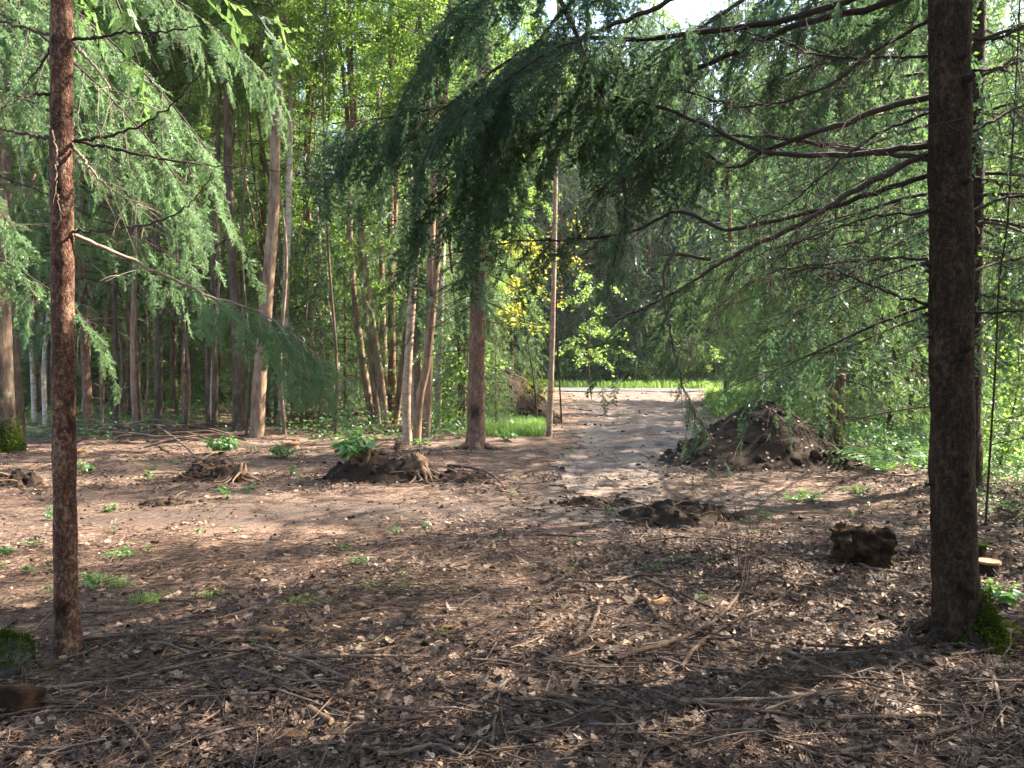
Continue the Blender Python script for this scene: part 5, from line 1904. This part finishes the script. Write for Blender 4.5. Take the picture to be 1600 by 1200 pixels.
def tuft(px, py, w, h, n, label, seed, mat='grass', name='grass_tuft'):
    rng = np.random.default_rng(seed)
    g = G(px, py)
    mb = MB()
    blades(mb, g[0] + rng.normal(size=n) * w * .3, g[1] + rng.normal(size=n) * w * .22, h, rng)
    tag(mb.build(name, M[mat], origin=g), label, 'grass')


def blades(mb, x, y, h, rng, wid=.005, tint=None):
    n = len(x)
    z = hgt(x, y)
    a = rng.uniform(0, 6.28, n)
    H = h * rng.uniform(.4, 1.1, n)
    lean = rng.uniform(.2, .9, n)
    d = np.stack([np.cos(a), np.sin(a), 0 * a], -1)
    s = np.stack([-np.sin(a), np.cos(a), 0 * a], -1) * wid * .5
    b = np.stack([x, y, z], -1)
    m = b + d * (lean * H * .35)[:, None] + np.array([0, 0, 1.]) * (H * .6)[:, None]
    t = b + d * (lean * H * .95)[:, None] + np.array([0, 0, 1.]) * (H * (1 - .35 * lean))[:, None]
    V = np.stack([b - s, b + s, m + s * .8, m - s * .8, t], 1)
    f = np.arange(n)[:, None, None] * 5
    tn = rng.uniform(0, 1, n) if tint is None else np.clip(rng.normal(tint, .2, n), 0, 1)
    mb.add(V.reshape(-1, 3), (f + np.array([[[0, 1, 2], [0, 2, 3]]])).reshape(-1, 3), 0, np.repeat(tn, 5))
    mb.add(V.reshape(-1, 3), (f + np.array([[[3, 2, 4]]])).reshape(-1, 3), 0, np.repeat(tn, 5))


herb(345, 710, .66, .38, 520, .075, 'round green bush at the left wood edge before the kinked brown trunk', 601)
herb(443, 716, .48, .27, 300, .06, 'smaller green bush in front of the orange cut stump', 602)
herb(0, 0, .66, .42, 330, .125, 'big leaved light green plant growing out of the splintered stump', 603, base=gA + np.array([-.06, -.05, .26]), tint=.75)
herb(655, 697, .45, .16, 80, .08, 'low green plant at the foot of the mottled birch', 604)
herb(190, 872, .28, .09, 190, .036, 'bright green cushion of herbs on the open floor at left', 605)
herb(150, 918, .30, .11, 150, .042, 'loose leafy herb patch right of the slim red trunk', 606)
herb(42, 897, .12, .07, 70, .035, 'small bright herb left of the slim red trunk', 607)
herb(8, 870, .14, .12, 60, .045, 'leafy green herb cut by the left edge', 608)
herb(562, 882, .20, .07, 110, .034, 'bright green herb in the middle of the sunny floor', 609)
herb(538, 862, .16, .06, 60, .03, 'yellowish herb just behind the bright one in the middle', 610, tint=.95)
herb(1560, 948, .28, .20, 70, .075, 'green plant with long leaves right of the mossy tree foot', 611, tint=.6)
herb(1395, 884, .12, .05, 40, .03, 'tiny herb right of the rotten log chunk', 612)
herb(80, 812, .2, .15, 60, .04, 'pale herb before the dark hump at the left edge', 613)
herb(130, 740, .3, .2, 90, .06, 'pale green seedlings right of the slim red trunk near the stump', 614)
herb(233, 752, .25, .18, 50, .055, 'seedling between the brushwood pile and the clod heap', 615)
herb(352, 778, .2, .2, 50, .05, 'upright seedling just before the clod heap', 616)
herb(388, 770, .2, .13, 45, .045, 'lower seedling right of the upright one before the clod heap', 617)
herb(460, 742, .2, .16, 45, .05, 'seedling on bare floor below the smaller bush', 618)
herb(172, 800, .2, .12, 55, .04, 'thin herb beside the dark mud smear at left', 619)
herb(790, 690, .5, .2, 160, .07, 'light green herbs at the root of the brown spruce', 620, tint=.7)
herb(1255, 782, .5, .12, 170, .05, 'patch of light green seedlings below the right end of the soil mound', 621, tint=.7)
herb(1340, 772, .45, .1, 120, .05, 'second patch of seedlings right of the first below the soil mound', 622)
herb(1075, 1108, .03, .02, 4, .05, 'single green leaf lying by the white birch pole', 623)
herb(395, 1008, .06, .04, 8, .05, 'few bluish green leaves beside the split wood', 624, tint=.2)
herb(560, 1015, .05, .03, 10, .035, 'tiny green sprig behind the level grey white stick', 625)
herb(1195, 810, .2, .1, 50, .04, 'small herb right of the black clods', 626)
herb(950, 800, .15, .08, 30, .03, 'tiny herb on the mud above the black clods', 627)
herb(828, 610, 1.0, 1.1, 260, .11, 'yellow green seedling bush on the left soil heap by the slim birch', 628, mat='leaf_yellow', base=P(836, 632, 19.2) + np.array([0, 0, -.1]), tint=.3)
for px, py, w, h, n, lab, s in (
    (605, 918, .32, .04, 420, 'flat green grass patch in the middle of the near floor', 631),
    (1020, 890, .22, .05, 280, 'grass patch below the black clods', 632),
    (1095, 878, .2, .05, 190, 'thinner grass patch right of the one below the black clods', 633),
    (228, 940, .20, .08, 170, 'grass tuft in the sun right of the leafy herb patch', 634),
    (480, 938, .22, .03, 320, 'yellowish mossy grass pad on the sunny litter', 635),
    (185, 918, .15, .09, 120, 'grass tuft touching the loose herb patch', 636),
    (330, 930, .25, .03, 240, 'pale yellow grass pad in the sun left of the middle', 637),
    (690, 985, .1, .03, 60, 'little green grass by the rust coloured flake', 638),
    (500, 1004, .09, .04, 80, 'green grass sprig by the rusty splinter', 640),
    (1540, 930, .12, .12, 70, 'grass blades behind the mossy foot of the right tree', 641),
):
    tuft(px, py, w, h, n, lab, s)

# seedlings dotted over the floor: four kinds, copied
rng = np.random.default_rng(645)
KIND = []
spots = 0
for _ in range(400):
    d = rng.uniform(4.6, 14)
    px = rng.uniform(-20, 1500)
    x = (px - 800) / FPX * d
    if spots >= 62 or mud_mask(x, d) > .5 or f_right(x, d) > 0 or fbm(p3(x, d, .5), 2, 55) < -.05:
        continue
    q = (x, d, float(hgt(x, d)))
    spots += 1
    lab, grp = 'tiny green seedling scattered in the litter of the clearing', 'tiny seedlings scattered over the clearing'
    if len(KIND) < 4:
        KIND.append(herb(0, 0, rng.uniform(.07, .14), rng.uniform(.03, .10), 14 + 6 * len(KIND), .03, lab, 646 + len(KIND), base=q, name='seedling', tint=.6, stems=5))
        KIND[-1]['group'] = grp
    else:
        copy_tree(KIND[rng.integers(0, 4)], q, rng.uniform(0, 6.28), rng.uniform(.6, 1.3))

# dry brush standing right of the middle
rng = np.random.default_rng(650)
g = G(1160, 925)
root = empty('dry_brush', g, 'bare dry brush with fine upright twigs standing right of the middle', 'brush')
mb = MB()
main = Pn([(1160, 926, g[1]), (1156, 880, g[1]), (1152, 830, g[1]), (1152, 785, g[1] + .03), (1148, 745, g[1] + .05)])
for k in range(8):
    c = smooth_line(main + np.cumsum(rng.normal(size=(5, 3)) * np.array([.045, .06, .015]), 0) * (0 if k == 0 else 1) - (main[0] - g) * 0, 16)
    c[:, 2] = np.minimum(c[:, 2], g[2] + (c[:, 2] - g[2]) * rng.uniform(.6, 1))
    tubes(mb, c, np.linspace(.0045, .0014, 16) * (1 if k == 0 else .6), 5, 0, rng.uniform(.4, .9))
    bare_twigs(mb, c, rng, 22, .22, .0014, .1, -.2, 0, 2)
for k in range(26):
    a = rng.uniform(0, 6.28)
    l = rng.uniform(.2, .55)
    t = np.linspace(0, 1, 8)
    c = g + np.stack([np.cos(a) * l * t, np.sin(a) * l * t * .7, l * (.55 * t - .5 * t * t) * rng.uniform(.4, 1.4) + .01], -1)
    tubes(mb, c, np.linspace(.0028, .001, 8), 4, 0, rng.uniform(.3, .9))
    bare_twigs(mb, c, rng, 6, .14, .001, .2, 0, 0, 1)
part(mb, 'twig', M['twig'], root)

# thin leafless sapling at the right edge
st = [(1548, 690), (1556, 560), (1561, 440), (1574, 350), (1583, 200), (1592, 40), (1600, -200)]
d = 7.4
q = P(1545, 560, d)
pts = [np.array([q[0], d, float(hgt(q[0], d))])] + [P(a, b, d) for a, b in st]
root = empty('bare_sapling', pts[0], 'thin dark leafless sapling at the right edge beyond the thick trunk', 'tree')
mb = MB()
c = smooth_line(pts, 40)
tubes(mb, c, np.linspace(.011, .006, 40), 8, 0, .2)
bare_twigs(mb, c, rng, 60, .7, .0035, .1, .1, 0, 2)
part(mb, 'trunk', M['twig'], root)
mb = MB()
n = 260
k = rng.random(n)
p, tg = along(c, .3 + .7 * k)
leaves(mb, p + rng.normal(size=(n, 3)) * .35, np.array([0, 0, 1.]) + rng.normal(size=(n, 3)) * .5, .06, rng)
part(mb, 'leaves', M['leaf_green'], root)

# yellow leaved branches by the slim birch
def leafy_shrub(base, top, w, n, size, label, seed, mat, low=.3, cat='tree', name='young_tree'):
    rng = np.random.default_rng(seed)
    base, top = np.asarray(base, float), np.asarray(top, float)
    root = empty(name, base, label, cat)
    mb = MB()
    u = np.linspace(0, 1, 12)[:, None]
    c = base + (top - base) * u + np.array([.12, 0, 0]) * np.sin(u * 4 + seed)
    tubes(mb, c, np.linspace(.022, .006, 12), 6, 0, .4)
    L = []
    for k in range(20):
        b, tg = along(c, [rng.uniform(low, 1)])
        a = rng.uniform(0, 6.28)
        l = w * rng.uniform(.4, 1)
        q = b[0] + np.array([np.cos(a), np.sin(a), 0]) * l * u + np.array([0, 0, 1.]) * l * (.5 * u - .6 * u * u)
        tubes(mb, q, np.linspace(.006, .002, 12), 3, 0, .4)
        L.append(q)
    part(mb, 'trunk', M['twig'], root)
    L = np.array(L)
    k = rng.integers(0, len(L), n)
    i = rng.integers(3, 12, n)
    mb = MB()
    leaves(mb, L[k, i] + rng.normal(size=(n, 3)) * .09, np.array([0, -.2, 1.]) + rng.normal(size=(n, 3)) * .6, size * rng.uniform(.6, 1.2, n), rng, 0, np.clip(rng.normal(.55, .25, n), 0, 1), droop=.5, aspect=.75)
    part(mb, 'leaves', M[mat], root)


def gz(px, d):
    x = (px - 800) / FPX * d
    return np.array([x, d, float(hgt(x, d)) - .02])


leafy_shrub(gz(832, 18.2), P(816, 380, 18.2), 1.0, 850, .095, 'young tree with glowing yellow leaves between the brown spruce and the slim birch', 661, 'leaf_yellow', .5)
leafy_shrub(gz(872, 19.5), P(880, 330, 19.5), 1.0, 320, .085, 'young tree with yellow green leaves right behind the slim birch', 662, 'leaf_yellow', .55)
leafy_shrub(gz(925, 30), P(925, 420, 30), 1.8, 1500, .12, 'pale green young tree at the left roadside beyond the track', 663, 'leaf_green', .25)
for i, (px, d, tpx, tpy, w, n, lab) in enumerate((
    (722, 17, 722, 560, .9, 700, 'bright green hazel shrub behind the reddish stems'),
    (655, 20, 655, 470, 1.2, 900, 'leafy shrub lit yellow green behind the mottled birch'),
    (560, 22, 560, 480, 1.3, 900, 'leafy shrub in the dim wood left of the alder clump'),
    (250, 21, 250, 560, 1.2, 800, 'low leafy shrub in the dark wood behind the brushwood pile'),
    (160, 23, 160, 520, 1.3, 800, 'dim leafy shrub behind the brushwood pile to its left'),
    (330, 24, 330, 500, 1.4, 900, 'leafy shrub deep behind the thin dark stem'),
    (1480, 14, 1480, 600, .9, 600, 'light green shrub seen left of the thick right trunk'),
    (1580, 11, 1580, 540, 1.0, 700, 'sunlit green shrub right of the thick right trunk'),
    (1400, 20, 1400, 540, 1.3, 900, 'sunlit shrub on the bright ground behind the low spruce boughs'),
    (1600, 17, 1610, 360, 1.8, 1500, 'taller yellow green shrub at the right edge in the bright wood'),
    (1540, 24, 1540, 300, 2.2, 1800, 'big bright leafy bush far behind the thick right trunk'),
    (1660, 12, 1650, 330, 1.4, 1100, 'leafy bush leaning in at the right edge'),
)):
    leafy_shrub(gz(px, d), P(tpx, tpy, d), w, n, .085, lab, 670 + i, 'leaf_green', .2, 'shrub', 'leafy_shrub')

for i, (px, d, tpy, w, lab) in enumerate(((885, 43.5, 545, 1.3, 'low green bush at the far road edge left of the view up the track'), (940, 44.5, 520, 1.6, 'round green bush across the road at the left of the track mouth'),
                                 (1000, 43.8, 556, 1.2, 'lowest green bush across the road in line with the track'), (1050, 44.8, 515, 1.7, 'tall green bush across the road right of the track line'), (1105, 43.5, 548, 1.4, 'green bush across the road above the right verge'))):
    leafy_shrub(gz(px, d), P(px, tpy, d), w, 900, .17, lab, 690 + i, 'leaf_green', .15, 'shrub', 'leafy_shrub')

# ferns and undergrowth
rng = np.random.default_rng(700)


def fern(mb, g, s, rng):
    for k in range(9):
        a = rng.uniform(0, 6.28)
        u = np.linspace(0, 1, 14)
        L = s * rng.uniform(.7, 1.1)
        c = g + np.stack([np.cos(a) * L * u, np.sin(a) * L * u, L * (.95 * u - .75 * u * u)], -1)
        s2 = np.array([-np.sin(a), np.cos(a), 0])
        w = .24 * L * np.sin(np.pi * np.clip(u * .85 + .15, 0, 1)) + .01
        for sg in (1, -1):
            b, e = c[:-1], c[1:]
            tip = (b + e) / 2 + sg * s2 * w[:-1, None] + np.array([0, 0, -.15]) * w[:-1, None] + (e - b) * .6
            mb.tris(np.stack([b, b + (e - b) * .75, tip], 1), 0, rng.uniform(.2, .9))


for i in range(34):
    px, d = rng.uniform(1340, 1680), rng.uniform(10.5, 22)
    if 1440 < px < 1530 and d < 12:
        px += 110
    mb = MB()
    g = gz(px, d)
    fern(mb, g, rng.uniform(.55, .95), rng)
    tag(mb.build('fern', M['herb'], origin=g), 'green fern in the bright undergrowth at the right', 'fern', 'ferns in the bright undergrowth at the right')

mb = MB()


def carpet(n, pxr, dr, hmin, hmax, size, tint=None, ok=None):
    d = rng.uniform(*dr, n)
    px = rng.uniform(*pxr, n)
    x, y = (px - 800) / FPX * d, d
    k = np.clip(.55 + 1.1 * fbm(p3(x, y, .6), 3, 91), 0, 1) > rng.random(n)
    k &= np.abs(x - track_mid(y)) > track_half(y) * np.where(y > 9, 1.05, 0) + .1
    k &= ~((y > 36.3) & (y < 41.6))
    if ok is not None:
        k &= ok(x, y)
    x, y = x[k], y[k]
    m = len(x)
    z = hgt(x, y) + hmin + (hmax - hmin) * rng.random(m) ** 1.5 * np.clip(.6 + fbm(p3(x, y, 1.1), 2, 92), .1, 1.6)
    leaves(mb, np.stack([x, y, z], -1), np.array([0, -.2, 1.]) + rng.normal(size=(m, 3)) * .5, size * rng.uniform(.5, 1.2, m), rng, 0, None if tint is None else np.clip(rng.normal(tint, .2, m), 0, 1), droop=.1)


edge = lambda x, y: y > 14.9 + .9 * fbm(p3(x, y, .5), 2, 93)
carpet(26000, (-80, 760), (14.8, 27), .02, .5, .085, .35, edge)
carpet(22000, (-80, 840), (26, 37), .02, .9, .12, .4)
carpet(9000, (640, 860), (16, 24), .02, .4, .075, .7)
carpet(26000, (1290, 1700), (11.2, 26), .02, .5, .07, .75, lambda x, y: f_right(x, y) < .02)
carpet(5000, (1500, 1720), (7.5, 12), .01, .3, .05, .6)
carpet(7000, (1080, 1330), (15, 36), .02, .4, .08, .85)
carpet(9000, (600, 1500), (41.5, 50), .02, .6, .12, .6)
tag(mb.build('undergrowth', M['herb']), 'low leafy green undergrowth between the trees', 'undergrowth', kind='stuff')

mb = MB()
n = 16000
d = np.concatenate([rng.uniform(41.2, 46, n // 2), rng.uniform(21, 36.5, n // 2)])
px = np.concatenate([rng.uniform(820, 1260, n // 2), rng.uniform(1075, 1260, n // 2)])
x = (px - 800) / FPX * d
k = (np.abs(x - track_mid(d)) > track_half(d) * 1.0) | (d > 40)
blades(mb, x[k], d[k], .55, rng, .03, .7)
n = 5000
d = rng.uniform(15.5, 19, n)
px = rng.uniform(745, 850, n)
blades(mb, (px - 800) / FPX * d, d, .3, rng, .014, .8)
tag(mb.build('grass', M['grass']), 'bright grass along the road verge and soil heaps', 'grass', kind='stuff')
# -------------------------------------------------- camera, sky and light
cam = bpy.data.cameras.new('camera')
cam.sensor_width = 36
cam.lens = 36 * FPX / 1600
cam.clip_start, cam.clip_end = .05, 2000
co = bpy.data.objects.new('camera', cam)
COL.objects.link(co)
co.location = (0, 0, CAM_H)
co.rotation_euler = (R(90) - PITCH, 0, 0)
scene.camera = co

w = bpy.data.worlds.new('World')
scene.world = w
w.use_nodes = True
nt = w.node_tree
nt.nodes.clear()
sky = nt.nodes.new('ShaderNodeTexSky')
sky.sky_type = 'NISHITA'
sky.sun_disc = False
sky.sun_elevation = SUN_EL
sky.sun_rotation = SUN_AZ
sky.dust_density = 2.0
bg = nt.nodes.new('ShaderNodeBackground')
bg.inputs['Strength'].default_value = SKY
out = nt.nodes.new('ShaderNodeOutputWorld')
nt.links.new(sky.outputs[0], bg.inputs[0])
nt.links.new(bg.outputs[0], out.inputs[0])

sd = bpy.data.lights.new('sun', 'SUN')
sd.energy = SUN
sd.angle = R(.53)
sd.color = (1, .91, .76)
so = bpy.data.objects.new('sun', sd)
COL.objects.link(so)
from mathutils import Vector
dirv = Vector((math.sin(SUN_AZ) * math.cos(SUN_EL), math.cos(SUN_AZ) * math.cos(SUN_EL), math.sin(SUN_EL)))
so.rotation_euler = dirv.to_track_quat('Z', 'Y').to_euler()

vs = scene.view_settings
vs.view_transform = 'Standard'
vs.look = 'None'
vs.exposure = EXPO
vs.gamma = 1
cy = scene.cycles
cy.max_bounces = 8
cy.diffuse_bounces = 4
cy.use_adaptive_sampling = True
cy.adaptive_threshold = .02
cy.glossy_bounces = 2
cy.transmission_bounces = 5
cy.transparent_max_bounces = 4
cy.use_denoising = True
cy.sample_clamp_indirect = 6

# ------------------------------------------------------- hazy forest air
def haze_box(density):
    mb = MB()
    x0, x1, y0, y1, z0, z1 = -90, 90, -40, 95, -1.5, 42
    V = np.array([(x, y, z) for z in (z0, z1) for y in (y0, y1) for x in (x0, x1)], float)
    mb.add(V, np.array([[0, 2, 3, 1], [4, 5, 7, 6], [0, 1, 5, 4], [2, 6, 7, 3], [0, 4, 6, 2], [1, 3, 7, 5]]))
    m = bpy.data.materials.new('haze')
    m.use_nodes = True
    t = m.node_tree
    t.nodes.clear()
    v = t.nodes.new('ShaderNodeVolumePrincipled')
    v.inputs['Color'].default_value = (.92, .96, .93, 1)
    v.inputs['Density'].default_value = density
    v.inputs['Anisotropy'].default_value = .3
    t.links.new(v.outputs[0], t.nodes.new('ShaderNodeOutputMaterial').inputs['Volume'])
    o = mb.build('haze', m, smooth=False)
    o['kind'] = 'stuff'
    o['label'] = 'thin pale haze in the forest air'
    cy.volume_bounces = 0


if HAZE:
    haze_box(HAZE)
